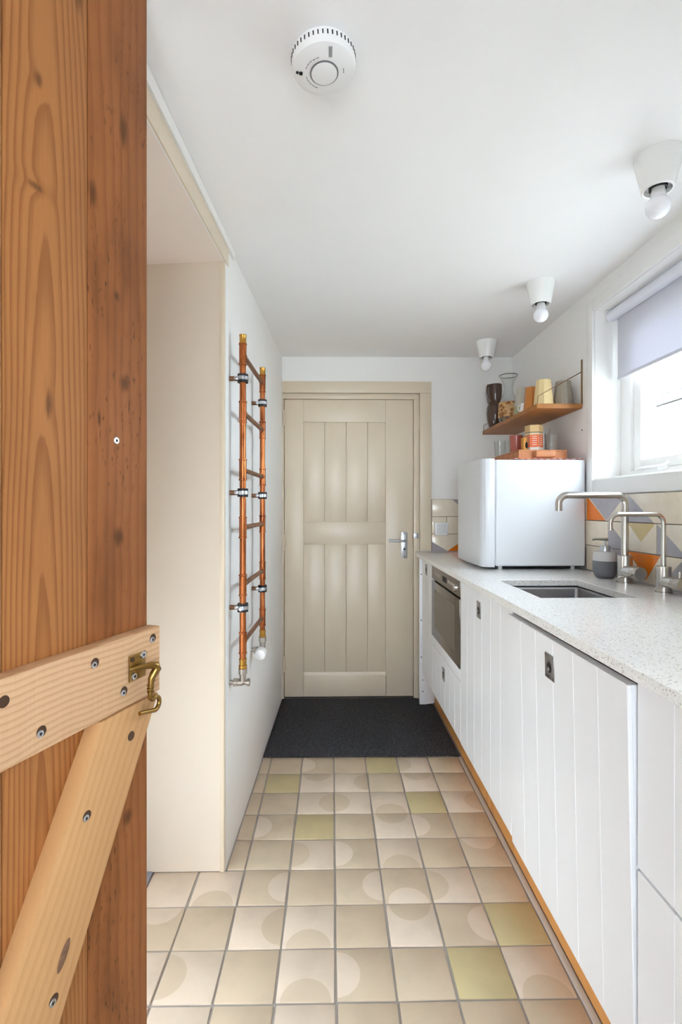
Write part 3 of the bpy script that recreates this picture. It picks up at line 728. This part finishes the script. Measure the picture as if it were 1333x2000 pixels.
LAMP = [(0.888, 1.34, 'white ceramic ceiling lamp with bare bulb nearest the window blind'), (0.888, 2.10, 'middle of the three white ceramic ceiling lamps with bare bulb'), (0.890, 2.85, 'smallest looking white ceiling lamp with bare bulb above the wall shelf')]
def lamp(x, y, lab):
    t = thing('ceiling_lamp', (x, y, zc(x, y) + 0.001), lab, 'lamp', 'ceiling lamps along the right side')
    MB().lathe([(0, 0), (0.0585, 0), (0.0595, -0.003), (0.0588, -0.008), (0.0405, -0.094), (0.038, -0.096), (0.0335, -0.095), (0.033, -0.08), (0.02, -0.07), (0, -0.07)], n=48).obj('lamp_base', 'porcelain', t, rel=False)
    MB().lathe([(0, -0.07), (0.0225, -0.071), (0.0225, -0.092), (0.019, -0.0925), (0.019, -0.075), (0, -0.075)], n=32).obj('socket', 'black', t, rel=False)
    b = MB(); b.lathe([(0.014, -0.08), (0.0165, -0.094), (0.0175, -0.107), (0.019, -0.112)], n=32); b.obj('bulb_neck', 'plastic', t, rel=False)
    prof = [(0.019, -0.112)] + [(0.0305 * math.sin(R(a)), -0.140 + 0.0305 * math.cos(R(a))) for a in range(40, 181, 14)]
    prof[-1] = (0, -0.1705)
    MB().lathe(prof, n=36).obj('bulb', 'bulb', t, rel=False)
    return t
l0 = lamp(*LAMP[0])
for x, y, lab in LAMP[1:]: dup(l0, (x, y, zc(x, y) + 0.001), lab)

# ================================================================ KITCHEN RUN
CT, CB, XF = 0.928, 0.904, 0.524
XD = 0.55
# worktop with a cut-out for the sink
sx0, sx1, sy0, sy1 = 0.645, 0.948, 1.525, 1.908
b = MB()
xs = [XF, sx0, sx1, XR - 0.0115]; ys = [0.30, sy0, sy1, YB - 0.0115]
vs = {}
for zi, z in enumerate((CB, CT)):
    for i, x in enumerate(xs):
        for j, y in enumerate(ys): vs[(i, j, zi)] = b.bm.verts.new((x, y, z))
for i in range(3):
    for j in range(3):
        if (i, j) == (1, 1): continue
        b.bm.faces.new([vs[(i, j, 1)], vs[(i + 1, j, 1)], vs[(i + 1, j + 1, 1)], vs[(i, j + 1, 1)]])
        b.bm.faces.new([vs[(i, j, 0)], vs[(i, j + 1, 0)], vs[(i + 1, j + 1, 0)], vs[(i + 1, j, 0)]])
for i in range(3):
    for j in (0, 3): b.bm.faces.new([vs[(i, j, 0)], vs[(i + 1, j, 0)], vs[(i + 1, j, 1)], vs[(i, j, 1)]]); b.bm.faces.new([vs[(j, i, 0)], vs[(j, i + 1, 0)], vs[(j, i + 1, 1)], vs[(j, i, 1)]])
for a in (1, 2):
    b.bm.faces.new([vs[(a, 1, 0)], vs[(a, 2, 0)], vs[(a, 2, 1)], vs[(a, 1, 1)]]); b.bm.faces.new([vs[(1, a, 0)], vs[(2, a, 0)], vs[(2, a, 1)], vs[(1, a, 1)]])
wt = b.obj('worktop', 'stone'); tag(wt, 'speckled white stone worktop running along the right wall', 'worktop')
bv = wt.modifiers.new('edge', 'BEVEL'); bv.width = 0.0018; bv.segments = 2; bv.limit_method = 'ANGLE'
# sink
sk = thing('sink', ((sx0 + sx1) / 2, (sy0 + sy1) / 2, 0.73), 'rectangular stainless steel sink sunk below the white worktop', 'sink')
b = MB(); g = 0.004; zt, zb_ = CB - 0.001, 0.735
o_ = [(sx0 - g - .012, sy0 - g - .012), (sx1 + g + .012, sy0 - g - .012), (sx1 + g + .012, sy1 + g + .012), (sx0 - g - .012, sy1 + g + .012)]
i_ = [(sx0 - g, sy0 - g), (sx1 + g, sy0 - g), (sx1 + g, sy1 + g), (sx0 - g, sy1 + g)]
V = [(x, y, zt) for x, y in o_] + [(x, y, zt) for x, y in i_] + [(x * 0.985 + 0.012, y * 0.985 + 0.0255, zb_) for x, y in i_]
F_ = [(k, (k + 1) % 4, 4 + (k + 1) % 4, 4 + k) for k in range(4)] + [(4 + k, 4 + (k + 1) % 4, 8 + (k + 1) % 4, 8 + k) for k in range(4)] + [(8, 9, 10, 11)]
b.poly(V, F_); o = b.obj('basin', 'sink', sk); md = o.modifiers.new('round', 'BEVEL'); md.width = 0.012; md.segments = 4; md.limit_method = 'ANGLE'
sm = o.modifiers.new('thick', 'SOLIDIFY'); sm.thickness = 0.001; sm.offset = 1.0
MB().lathe([(0, 0), (0.04, 0), (0.044, 0.002), (0.044, 0.0035), (0.03, 0.003), (0.02, 0.001), (0, 0.001)], ((sx0 + sx1) / 2, (sy0 + sy1) / 2, zb_ + 0.0005), 28).obj('drain', 'zinc', sk)

def ring_pull(parent, y, z, x=XD, name='handle', w=0.05, h=0.064):
    b = MB(); b.box(x - 0.0022, x + 0.001, y - w / 2, y + w / 2, z - h / 2, z + h / 2, bevel=0.0012); o = b.obj(name, 'steel', parent)
    return o
def pull_detail(root, y, z, x=XD, w=0.05, h=0.064):
    pass
MAT['handle'] = plain('satin_nickel', rgb(176, 170, 166), 0.34, 0.9, var=0.1, vscale=60)
def handle(parent, y, z, x=XD, w=0.05, h=0.062):
    """flush ring pull: plate with a round cup and the ring lying in it, one mesh"""
    b = MB(); b.box(x - 0.002, x + 0.001, y - w / 2, y + w / 2, z - h / 2, z + h / 2, bevel=0.001)
    b.lathe([(0.013, 0.0018), (0.0165, 0.0026), (0.0165, 0.0032), (0.0185, 0.0032), (0.0185, 0.0018)], (x, y, z - 0.002), 24, axis='-X')
    b.lathe([(0, 0.0021), (0.013, 0.0023)], (x, y, z - 0.002), 24, axis='-X', mi=1)
    b.lathe([(0, 0.002), (0.006, 0.0045), (0.004, 0.006), (0, 0.0065)], (x, y, z - 0.005), 16, axis='-X')
    for dy in (-1, 1):
        for dz in (-1, 1): b.lathe([(0, 0.002), (0.0022, 0.0024), (0, 0.0028)], (x, y + dy * (w / 2 - 0.005), z + dz * (h / 2 - 0.005)), 8, axis='-X', mi=1)
    return b.obj('handle', ['handle', 'dark'], parent)
def front(parent, name, y0, y1, z0, z1, n, hy=None, hz=None, gap=0.0018, x=XD, rel=True):
    """tongue-and-groove front: backing (the part) with its boards and ring pull as sub-parts"""
    d = MB().box(x + 0.0085, x + 0.02, y0 + gap, y1 - gap, z0 + gap, z1 - gap).obj(name, 'front', parent, rel=rel)
    a, c = y0 + gap, y1 - gap; w = (c - a) / n
    for i in range(n):
        b = MB().box(x, x + 0.009, a + i * w + 0.00015, a + (i + 1) * w - 0.00015, z0 + gap, z1 - gap, bevel=0.0014, seg=1); b.obj('plank', 'front', d, rel=rel)
    if hy is not None: handle(d, hy, hz, x)
    return d
def carcass(parent, y0, y1, z0, z1, x0=XD + 0.021, x1=XR - 0.02):
    t = 0.0015
    b = MB(); P = [(x0, y0 + t, z0), (x1, y0 + t, z0), (x1, y1 - t, z0), (x0, y1 - t, z0)]; Q = [(x, y, z1) for x, y, z in P]
    b.poly(P + Q, [(0, 1, 2, 3)] + [(k, (k + 1) % 4, 4 + (k + 1) % 4, 4 + k) for k in range(4)])
    return b.obj('carcass', 'front', parent, smooth=False)
def cabinet(y0, y1, lab, z0=0.2):
    return thing('base_cabinet', (0.85, (y0 + y1) / 2, z0), lab, 'cabinet', None)
ZC = 0.897
c1 = cabinet(2.716, 3.02, 'narrow white boarded cabinet at the far end beside the cream door')
carcass(c1, 2.716, 3.02, 0.204, ZC); front(c1, 'cabinet_door', 2.716, 3.02, 0.204, ZC, 3, 2.88, 0.848)
c2 = cabinet(2.118, 2.716, 'white cabinet that holds the oven above a boarded drawer')
b = MB(); P = [(XD + 0.021, 2.1195, 0.203), (XR - 0.02, 2.1195, 0.203), (XR - 0.02, 2.7145, 0.203), (XD + 0.021, 2.7145, 0.203)]
carcass(c2, 2.118, 2.716, 0.203, 0.462)
front(c2, 'drawer', 2.118, 2.716, 0.203, 0.463, 6, 2.437, 0.39)
MB().box(XD, XD + 0.02, 2.1195, 2.7145, 0.4645, 0.512, bevel=0.001).obj('front_rail', 'front', c2)
c3 = cabinet(1.514, 2.118, 'white boarded cabinet under the sink, between oven and dishwasher')
carcass(c3, 1.514, 2.118, 0.2, ZC); front(c3, 'cabinet_door', 1.514, 2.118, 0.2, ZC, 6, 1.85, 0.825)
c4 = cabinet(0.30, 0.889, 'white boarded drawer cabinet nearest the open plank door')
carcass(c4, 0.30, 0.889, 0.188, ZC + 0.002)
front(c4, 'drawer', 0.30, 0.889, 0.558, ZC + 0.004, 6); front(c4, 'drawer', 0.30, 0.889, 0.188, 0.555, 6)
# dishwasher: body plus a door leaning a little open
dw = thing('dishwasher', (0.85, 1.2, 0.19), 'built-in dishwasher behind a wide white boarded front standing slightly ajar', 'dishwasher')
MB().box(XD + 0.04, XR - 0.03, 0.893, 1.510, 0.19, 0.895, bevel=0.003).obj('body', 'steel', dw)
front(dw, 'dishwasher_door', 0.8925, 1.5115, 0.188, 0.886, 6, 1.218, 0.815)
for ch in dw.children:
    if ch.name.startswith('dishwasher_door'):
        piv = Vector((XD + 0.02, 0, 0.188)) - dw.location; piv.y = 0
        Mx = Matrix.Translation(piv) @ Matrix.Rotation(R(-1.15), 4, 'Y') @ Matrix.Translation(-piv)
        ch.matrix_local = Mx
# oven
ov = thing('oven', (0.8, 2.417, 0.515), 'built-in grey steel oven with a mirrored glass door in the run of cabinets', 'oven')
MB().box(XD + 0.012, XR - 0.06, 2.1215, 2.7125, 0.515, 0.895, bevel=0.002).obj('body', 'dark', ov)
og = NT('oven_glass'); og.base(rgb(92, 82, 72)); og.rough(0.12); og.b.inputs['Metallic'].default_value = 0.35
os_ = plain('oven_steel', rgb(124, 112, 100), 0.32, 0.5, var=0.05, vscale=30)
MB().box(XD - 0.003, XD + 0.014, 2.121, 2.713, 0.823, 0.897, bevel=0.002).obj('control_panel', os_, ov)
od = MB().box(XD - 0.004, XD + 0.012, 2.121, 2.713, 0.516, 0.814, bevel=0.002).obj('oven_door', og.m, ov)
MB().box(XD - 0.0046, XD - 0.0035, 2.2, 2.64, 0.572, 0.7715).obj('oven_window', (lambda k: (k.base(rgb(74, 66, 58)), k.rough(0.08), k.b.inputs['Metallic'].__setattr__('default_value', 0.6), k.m)[-1])(NT('oven_window_glass')), od)
MB().lathe([(0.019, 0), (0.017, 0.012), (0.014, 0.014), (0, 0.0145)], (XD - 0.003, 2.175, 0.858), 24, axis='-X').obj('knob', 'steel', ov)
MB().box(XD - 0.0036, XD - 0.0025, 2.36, 2.45, 0.845, 0.872).obj('display', 'dark', ov)
lm = plain('pale_print', rgb(222, 216, 208), 0.5)
for y in (2.62, 2.60, 2.565, 2.545, 2.52, 2.33, 2.315, 2.29, 2.27, 2.25):
    MB().box(XD - 0.0036, XD - 0.0025, y - 0.004, y + 0.004, 0.853, 0.866).obj('button', lm, ov)
# plinth and end board
pl = MB().box(0.632, 0.65, 0.30, 3.03, 0.0015, 0.186, bevel=0.002).obj('plinth', 'plinth'); tag(pl, 'long orange-brown wooden plinth under the white cabinets', 'plinth')
eb = thing('cabinet_end_board', (0.58, 3.05, 0), 'narrow white board with screws standing at the far end of the cabinets', 'board')
MB().prism([(0.537, 3.035, 0.001), (0.63, 3.035, 0.014), (0.63, 3.035, 0.9), (0.537, 3.035, 0.9)], (0, 0.018, 0), bevel=0.0015).obj('panel', 'front', eb)
for x, z in ((0.547, 0.80), (0.547, 0.52), (0.547, 0.295), (0.556, 0.155), (0.557, 0.085)): MB().lathe([(0, 0), (0.0035, 0), (0.0035, 0.001), (0, 0.001)], (x, 3.035, z), 10, axis='-Y').obj('screw', 'dark', eb)

# taps
def tap(name, lab, x, y, hz, arm, rs, rb, hb, drop, bend, lever):
    t = thing(name, (x, y, CT), lab, 'tap')
    MB().lathe([(0, 0), (rb * 1.18, 0), (rb * 1.18, 0.004), (rb, 0.005), (rb, hb), (rb * 0.9, hb + 0.002), (0, hb + 0.002)], (x, y, CT), 32).obj('body', 'steel', t)
    pts = [(x, y, CT + hb - 0.002), (x, y, hz - bend)] + arc((x - bend, y, hz - bend), bend, 0, 90, 8)[1:] + arc((x - arm + bend, y, hz - bend), bend, 90, 180, 8) + [(x - arm, y, hz - drop)]
    MB().tube(pts, rs, 18).obj('spout', 'steel', t)
    zv = CT + hb * 0.44; rv = rb * 0.92; lv = rb + 0.07
    MB().lathe([(rv * 0.9, 0), (rv, 0.001), (rv, rb + 0.03), (rv * 0.95, rb + 0.0305), (rv * 0.95, rb + 0.0325), (rv, rb + 0.033), (rv, lv - 0.002), (rv * 0.95, lv), (0, lv)], (x, y, zv), 32, axis='-Y').obj('valve', 'steel', t)
    if lever: MB().tube([(x - rv * 0.6, y - lv + 0.016, zv - 0.003), (x - rv - 0.05, y - lv + 0.014, zv - 0.016)], [0.0042, 0.0052], 12).obj('lever', 'steel', t)
    else: MB().tube([(x, y - lv + 0.016, zv + rv * 0.7), (x, y - lv + 0.016, zv + rv + 0.02)], [0.0045, 0.005], 12).obj('lever', 'steel', t)
    return t
tap('kitchen_tap', 'tall brushed steel mixer tap behind the sink, beside the soap dispenser', 1.088, 1.83, 1.252, 0.248, 0.0125, 0.026, 0.1, 0.058, 0.032, True)
tap('filter_tap', 'smaller slim steel tap standing right of the tall mixer tap', 1.087, 1.613, 1.184, 0.176, 0.0074, 0.022, 0.085, 0.052, 0.028, False)
# soap dispenser
sp = thing('soap_dispenser', (1.082, 1.955, CT), 'two-tone grey and white soap dispenser beside the tall tap', 'soap dispenser')
MB().lathe([(0, 0.001), (0.028, 0.001), (0.033, 0.004), (0.040, 0.014), (0.0435, 0.03), (0.0445, 0.05), (0.044, 0.069)], (1.082, 1.955, CT), 36).obj('lower_body', plain('slate_grey_glaze', rgb(112, 113, 118), 0.45), sp)
MB().lathe([(0.044, 0.069), (0.043, 0.085), (0.040, 0.1), (0.037, 0.1045), (0.022, 0.106), (0, 0.106)], (1.082, 1.955, CT), 36).obj('upper_body', plain('pale_grey_glaze', rgb(206, 205, 205), 0.3), sp)
MB().lathe([(0.019, 0.105), (0.019, 0.126), (0.018, 0.128), (0, 0.128)], (1.082, 1.955, CT), 28).obj('collar', 'zinc', sp)
MB().tube([(1.082, 1.955, CT + 0.127), (1.082, 1.955, CT + 0.15)], 0.004, 10).obj('pump_stem', 'zinc', sp)
MB().tube([(1.092, 1.955, CT + 0.152), (1.07, 1.955, CT + 0.154), (1.045, 1.957, CT + 0.154), (1.033, 1.958, CT + 0.151)], [0.007, 0.006, 0.0045, 0.0035], 12).obj('nozzle', 'nickel', sp)
# light switch on the back wall
sw = thing('wall_switch', (0.687, YB - 0.012, 1.075), 'square white wall switch on the back splash tiles', 'switch')
MB().box(0.646, 0.728, YB - 0.048, YB - 0.0112, 1.034, 1.115, bevel=0.005).obj('box', 'plastic', sw)
MB().box(0.657, 0.719, YB - 0.054, YB - 0.047, 1.044, 1.101, bevel=0.003).obj('rocker', plain('grey_white_plastic', rgb(222, 222, 222), 0.35), sw)

# ================================================================ FRIDGE
fr = thing('fridge', (0.9, 2.43, CT), 'small white table-top fridge standing on the worktop', 'fridge')
MB().box(0.727, 1.132, 2.2, 2.652, 0.946, 1.42, bevel=0.010, seg=3).obj('body', 'fridge', fr)
b = MB(); prof = [(0.724, 2.198), (0.700, 2.198), (0.684, 2.203), (0.672, 2.216), (0.667, 2.235), (0.664, 2.43), (0.667, 2.617), (0.672, 2.636), (0.684, 2.649), (0.70, 2.654), (0.724, 2.654)]
b.prism([(x, y, 0.942) for x, y in prof], (0, 0, 0.482), bevel=0.002); b.obj('fridge_door', 'fridge', fr)
for y in (2.24, 2.6):
    for x in (0.76, 1.09): MB().lathe([(0, 0), (0.011, 0), (0.011, 0.012), (0.007, 0.02), (0, 0.02)], (x, y, CT + 0.0005), 16).obj('foot', 'plastic', fr)
MB().box(0.74, 1.12, 2.235, 2.64, 0.936, 0.948).obj('underside', 'black', fr)
# cloth
b = MB(); nx, ny = 40, 24; X0, X1, Yc0, Yc1 = 0.80, 1.125, 2.205, 2.58; grid = []
for j in range(ny + 1):
    rowv = []
    for i in range(nx + 1):
        x = X0 + (X1 - X0) * i / nx; y = Yc0 + (Yc1 - Yc0) * j / ny
        lift = max(0.0, math.sin(i * 0.55 + j * 0.1)) * 0.0035 * max(0.0, 1 - j / 3.0)
        rowv.append(b.bm.verts.new((x, y, 1.4215 + lift)))
    grid.append(rowv)
for j in range(ny):
    for i in range(nx): b.bm.faces.new((grid[j][i], grid[j][i + 1], grid[j + 1][i + 1], grid[j + 1][i]))
cl = b.obj('cloth', 'check'); tag(cl, 'red and white checked cloth lying on top of the fridge', 'cloth')
md = cl.modifiers.new('thick', 'SOLIDIFY'); md.thickness = 0.0012; md.offset = 1
ZTR = 1.4245
ty = thing('wooden_box', (0.975, 2.5, ZTR), 'shallow brown wooden box with a grip, carrying glasses and tins on the fridge', 'box')
MB().box(0.866, 1.092, 2.292, 2.718, ZTR + 0.041, ZTR + 0.05, bevel=0.0015).obj('top_board', 'tray', ty)
MB().box(0.866, 0.876, 2.292, 2.718, ZTR, ZTR + 0.041, bevel=0.0015).obj('long_side', 'tray', ty)
MB().box(1.082, 1.092, 2.292, 2.718, ZTR, ZTR + 0.041, bevel=0.0015).obj('long_side', 'tray', ty)
MB().box(0.876, 1.082, 2.292, 2.302, ZTR, ZTR + 0.041, bevel=0.001).obj('end_board', 'tray', ty)
MB().box(0.876, 1.082, 2.708, 2.718, ZTR, ZTR + 0.041, bevel=0.001).obj('end_board', 'tray', ty)
MB().box(0.935, 1.03, 2.268, 2.293, ZTR + 0.013, ZTR + 0.045, bevel=0.007, seg=3).obj('grip', 'tray', ty)
ZI = ZTR + 0.0505
def tumbler(x, y, r0, r1, h, lab, grp='drinking glasses on the wooden box', z=None, name='drinking_glass', mt='glass'):
    z = ZI if z is None else z
    b = MB(); b.lathe([(0, 0.0), (r0, 0.0), (r0 + 0.001, 0.004), (r1, h), (r1 - 0.0018, h), (r0 - 0.001, 0.009), (0, 0.009)], (x, y, z), 28)
    o = b.obj(name, mt, loc=(x, y, z)); tag(o, lab, 'glass', grp); return o
tumbler(0.902, 2.66, 0.024, 0.031, 0.088, 'clear tumbler at the far left end of the wooden box')
tumbler(0.936, 2.595, 0.024, 0.031, 0.082, 'clear tumbler between the leftmost tumbler and the red candle glass')
tumbler(1.066, 2.40, 0.028, 0.031, 0.088, 'clear straight tumbler at the front right of the wooden box')
tumbler(1.06, 2.475, 0.026, 0.032, 0.128, 'tall clear glass behind the front right tumbler')
cg = thing('candle_glass', (0.935, 2.51, ZI), 'red tinted candle glass left of the orange tea tin', 'candle glass')
MB().lathe([(0, 0), (0.027, 0), (0.029, 0.004), (0.033, 0.095), (0.031, 0.095), (0.027, 0.06), (0, 0.06)], (0.935, 2.51, ZI), 28).obj('cup', plain('red_glass', rgb(188, 104, 92), 0.15, var=0.1), cg)
MB().lathe([(0, 0.0601), (0.0268, 0.0601), (0.0268, 0.066), (0, 0.066)], (0.935, 2.51, ZI), 24).obj('wax', plain('red_wax', rgb(170, 76, 70), 0.5), cg)
# tea tin (octagonal)
tt = thing('tea_tin', (0.985, 2.41, ZI), 'eight-sided tea tin with orange label and pale wooden lid', 'tin')
def ngon(x, y, r, n, z, rot=0.0): return [(x + r * math.cos(2 * math.pi * (i + .5) / n + rot), y + r * math.sin(2 * math.pi * (i + .5) / n + rot), z) for i in range(n)]
MB().prism(ngon(0.985, 2.41, 0.041, 6, ZI, R(12)), (0, 0, 0.092)).obj('body', plain('cream_card', rgb(214, 196, 160), 0.5), tt, smooth=False)
MB().prism(ngon(0.985, 2.41, 0.0425, 6, ZI + 0.095, R(12)), (0, 0, 0.034), bevel=0.001).obj('lid', plain('pale_lid', rgb(218, 186, 132), 0.5, var=0.06), tt, smooth=False)
MB().prism(ngon(0.985, 2.41, 0.039, 6, ZI + 0.091, R(12)), (0, 0, 0.005)).obj('seam', 'dark', tt, smooth=False)
P6 = ngon(0.985, 2.41, 0.0414, 6, ZI, R(12))
orange_l = plain('orange_label', rgb(226, 104, 48), 0.5); yel_l = plain('yellow_label', rgb(212, 150, 60), 0.5); wh_l = plain('white_label', rgb(232, 224, 216), 0.5)
for i in range(6):
    a, c = Vector(P6[i]), Vector(P6[(i + 1) % 6]); n_ = ((a + c) / 2 - Vector((0.985, 2.41, ZI))).normalized() * 0.0004
    lo, hi = Vector((0, 0, 0.022)), Vector((0, 0, 0.082))
    MB().prism([a.lerp(c, .04) + lo, a.lerp(c, .96) + lo, a.lerp(c, .96) + hi, a.lerp(c, .04) + hi], n_).obj('label', orange_l, tt, smooth=False)
    lo2 = Vector((0, 0, 0.004)); MB().prism([a.lerp(c, .04) + lo2, a.lerp(c, .96) + lo2, a.lerp(c, .96) + lo, a.lerp(c, .04) + lo], n_).obj('label', wh_l, tt, smooth=False)
    for k in range(5):
        z_ = Vector((0, 0, 0.075 - 0.010 * k)); z2 = z_ - Vector((0, 0, 0.003)); o2 = n_ * 2
        MB().prism([a.lerp(c, .25) + z2 + n_, a.lerp(c, .75) + z2 + n_, a.lerp(c, .75) + z_ + n_, a.lerp(c, .25) + z_ + n_], n_ * 0.5).obj('label_line', wh_l, tt, smooth=False)
yb_ = thing('tea_box', (0.948, 2.435, ZI), 'small yellow carton with a dark leaf mark beside the tea tin', 'carton')
MB().box(0.930, 0.960, 2.40, 2.435, ZI, ZI + 0.072, bevel=0.001).obj('carton', yel_l, yb_)
MB().lathe([(0, 0), (0.007, 0), (0.007, 0.0006), (0, 0.0006)], (0.945, 2.40, ZI + 0.034), 16, axis='-Y', scale=(1, 2.2)).obj('leaf_mark', 'dark', yb_)
jr = thing('spice_jar', (1.03, 2.5, ZI), 'small glass jar with yellow label behind the tea tin', 'jar')
MB().lathe([(0, 0), (0.021, 0), (0.021, 0.07), (0.017, 0.078), (0, 0.078)], (1.03, 2.5, ZI), 24).obj('body', 'glass', jr)
MB().lathe([(0.0214, 0.02), (0.0216, 0.02), (0.0216, 0.055), (0.0214, 0.055)], (1.03, 2.5, ZI), 24).obj('label', yel_l, jr)
MB().lathe([(0, 0.0781), (0.019, 0.0781), (0.019, 0.092), (0, 0.092)], (1.03, 2.5, ZI), 24).obj('lid', plain('dark_blue_lid', rgb(66, 78, 92), 0.4), jr)

# ================================================================ WALL SHELF
SZ0, SZ1 = 1.660, 1.682
sh = thing('wall_shelf', (1.05, 2.67, SZ0), 'brown wooden wall shelf holding jugs and cups above the fridge', 'shelf')
MB().box(0.938, XR - 0.001, 2.262, 3.085, SZ0, SZ1, bevel=0.002).obj('board', 'shelf', sh)
for y in (2.268, 3.079):
    br = MB().box(XR - 0.0035, XR - 0.0005, y - 0.007, y + 0.007, SZ1 + 0.0005, 1.885, bevel=0.001).obj('bracket', plain('brown_strap', rgb(150, 118, 84), 0.5, var=0.1), sh)
    MB().tube([(XR - 0.004, y - 0.004, 1.828), (0.944, y - 0.004, SZ1 + 0.034), (0.942, y - 0.004, SZ1 - 0.01)], 0.002, 8).obj('stay', plain('brown_wire', rgb(120, 92, 64), 0.4, 0.5), sh)
    MB().lathe([(0, 0), (0.005, 0), (0.005, 0.003), (0, 0.004)], (XR - 0.0035, y, 1.875), 12, axis='-X').obj('screw', 'nickel', br)
# faceted cups standing upside down
def cup(x, y, r0, r1, h, m, lab, z=SZ1 + 0.0005, n=10, rot=0.0, grp='upturned faceted cups on the shelf', handle_side=None):
    t = MB(); a = ngon(0, 0, r0, n, 0, rot); c = ngon(0, 0, r1, n, h, rot); a2 = ngon(0, 0, r0 - 0.004, n, 0, rot); c2 = ngon(0, 0, r1 - 0.004, n, h - 0.006, rot)
    V = a + c + a2 + c2; F_ = [(k, (k + 1) % n, n + (k + 1) % n, n + k) for k in range(n)] + [tuple(range(n, 2 * n))]
    F_ += [(2 * n + (k + 1) % n, 2 * n + k, 3 * n + k, 3 * n + (k + 1) % n) for k in range(n)] + [tuple(range(4 * n - 1, 3 * n - 1, -1))] + [((k + 1) % n, k, 2 * n + k, 2 * n + (k + 1) % n) for k in range(n)]
    t.poly([(x + p[0], y + p[1], z + p[2]) for p in V], F_)
    o = t.obj('cup', m, loc=(x, y, z), smooth=False); tag(o, lab, 'cup', grp); return o
def clay(name, c): return plain(name, c, 0.45, var=0.06, vscale=40)
cup(1.094, 2.335, 0.048, 0.034, 0.118, clay('grey_cup', rgb(158, 150, 136)), 'grey faceted cup upside down at the near end of the shelf')
cup(0.995, 2.325, 0.046, 0.033, 0.12, clay('yellow_cup', rgb(226, 202, 150)), 'pale yellow faceted cup upside down beside the grey cup', rot=0.3)
cup(0.995, 2.455, 0.042, 0.031, 0.118, clay('orange_cup', rgb(196, 122, 50)), 'orange faceted cup upside down behind the yellow cup', n=8)
cup(1.005, 2.60, 0.050, 0.041, 0.052, clay('moss_cup', rgb(170, 168, 128)), 'greenish cup at the bottom of the stack behind the orange cup', n=16, grp=None)
cup(1.005, 2.60, 0.045, 0.032, 0.098, clay('stone_cup', rgb(184, 178, 164)), 'pale stone cup stacked on the greenish cup', z=SZ1 + 0.053, n=10, grp=None)
wj = thing('milk_jug', (0.985, 2.53, SZ1), 'little white jug between the orange cup and the stacked cups', 'jug')
MB().lathe([(0, 0.0005), (0.018, 0.0005), (0.024, 0.012), (0.022, 0.032), (0.016, 0.046), (0.018, 0.056), (0.016, 0.056), (0.014, 0.046), (0, 0.04)], (0.985, 2.53, SZ1), 24).obj('body', 'porcelain', wj)
MB().tube(arc((0.985 - 0.02, 2.53, SZ1 + 0.03), 0.014, 90, 270, 8), 0.003, 8).obj('handle', 'porcelain', wj)
# carafe
ca = thing('carafe', (0.992, 2.78, SZ1), 'clear glass carafe with flared neck and patterned brown sleeve', 'carafe')
cx, cy = 0.992, 2.78
MB().lathe([(0, 0.001), (0.046, 0.001), (0.05, 0.01), (0.053, 0.03), (0.051, 0.09), (0.049, 0.115), (0.037, 0.142), (0.026, 0.172), (0.024, 0.195), (0.030, 0.228), (0.050, 0.262), (0.0485, 0.262), (0.0285, 0.228), (0.0225, 0.195), (0.0245, 0.172), (0.0355, 0.142), (0.0475, 0.115), (0.0495, 0.09), (0.0515, 0.03), (0.044, 0.012), (0, 0.012)], (cx, cy, SZ1), 36).obj('body', 'glass', ca)
MB().lathe([(0.0485, 0.262), (0.0505, 0.261), (0.0515, 0.2635), (0.0505, 0.266), (0.0485, 0.2655)], (cx, cy, SZ1), 36).obj('rim', plain('glass_rim', rgb(96, 100, 92), 0.15), ca)
MB().lathe([(0.0535, 0.028), (0.0555, 0.03), (0.0545, 0.06), (0.0525, 0.112), (0.050, 0.112), (0.0525, 0.06)], (cx, cy, SZ1), 36).obj('sleeve', 'sleeve', ca)
# brown jug
bj = thing('brown_jug', (0.985, 2.99, SZ1), 'tall dark brown pinched jug with a handle at the far end of the shelf', 'jug')
jx, jy = 0.988, 2.995
MB().lathe([(0, 0.001), (0.03, 0.001), (0.036, 0.01), (0.047, 0.05), (0.052, 0.09), (0.050, 0.125), (0.040, 0.15), (0.033, 0.162), (0.033, 0.172), (0.038, 0.19), (0.041, 0.225), (0.041, 0.25), (0.040, 0.266), (0.037, 0.266), (0.038, 0.25), (0.038, 0.225), (0.035, 0.19), (0.03, 0.172), (0, 0.165)], (jx, jy, SZ1), 36).obj('body', 'brown_glass', bj)
MB().tube([(jx - 0.038, jy - 0.02, SZ1 + 0.258), (jx - 0.052, jy - 0.03, SZ1 + 0.256), (jx - 0.059, jy - 0.035, SZ1 + 0.24), (jx - 0.060, jy - 0.035, SZ1 + 0.205), (jx - 0.054, jy - 0.03, SZ1 + 0.172), (jx - 0.046, jy - 0.024, SZ1 + 0.145)], 0.0065, 10).obj('handle', 'brown_glass', bj)

# ================================================================ ROLLER BLIND
rb = thing('roller_blind', (1.22, 1.55, 2.03), 'pale grey roller blind half lowered in the window', 'blind')
MB().tube([(1.213, WIN[0] + 0.012, 2.035), (1.213, WIN[1] - 0.012, 2.035)], 0.022, 20).obj('roller', plain('blind_roll', rgb(226, 227, 236), 0.8), rb)
b = MB(); b.box(1.2335, 1.2347, WIN[0] + 0.03, WIN[1] - 0.028, 1.765, 2.035); b.obj('fabric', 'blind', rb)
MB().box(1.231, 1.237, WIN[0] + 0.03, WIN[1] - 0.028, 1.756, 1.77, bevel=0.002).obj('bottom_bar', plain('blind_bar', rgb(216, 217, 228), 0.6), rb)
for y in (WIN[0] + 0.006, WIN[1] - 0.006): MB().box(1.188, 1.238, y - 0.005, y + 0.005, 2.012, 2.063, bevel=0.002).obj('end_bracket', 'plastic', rb)
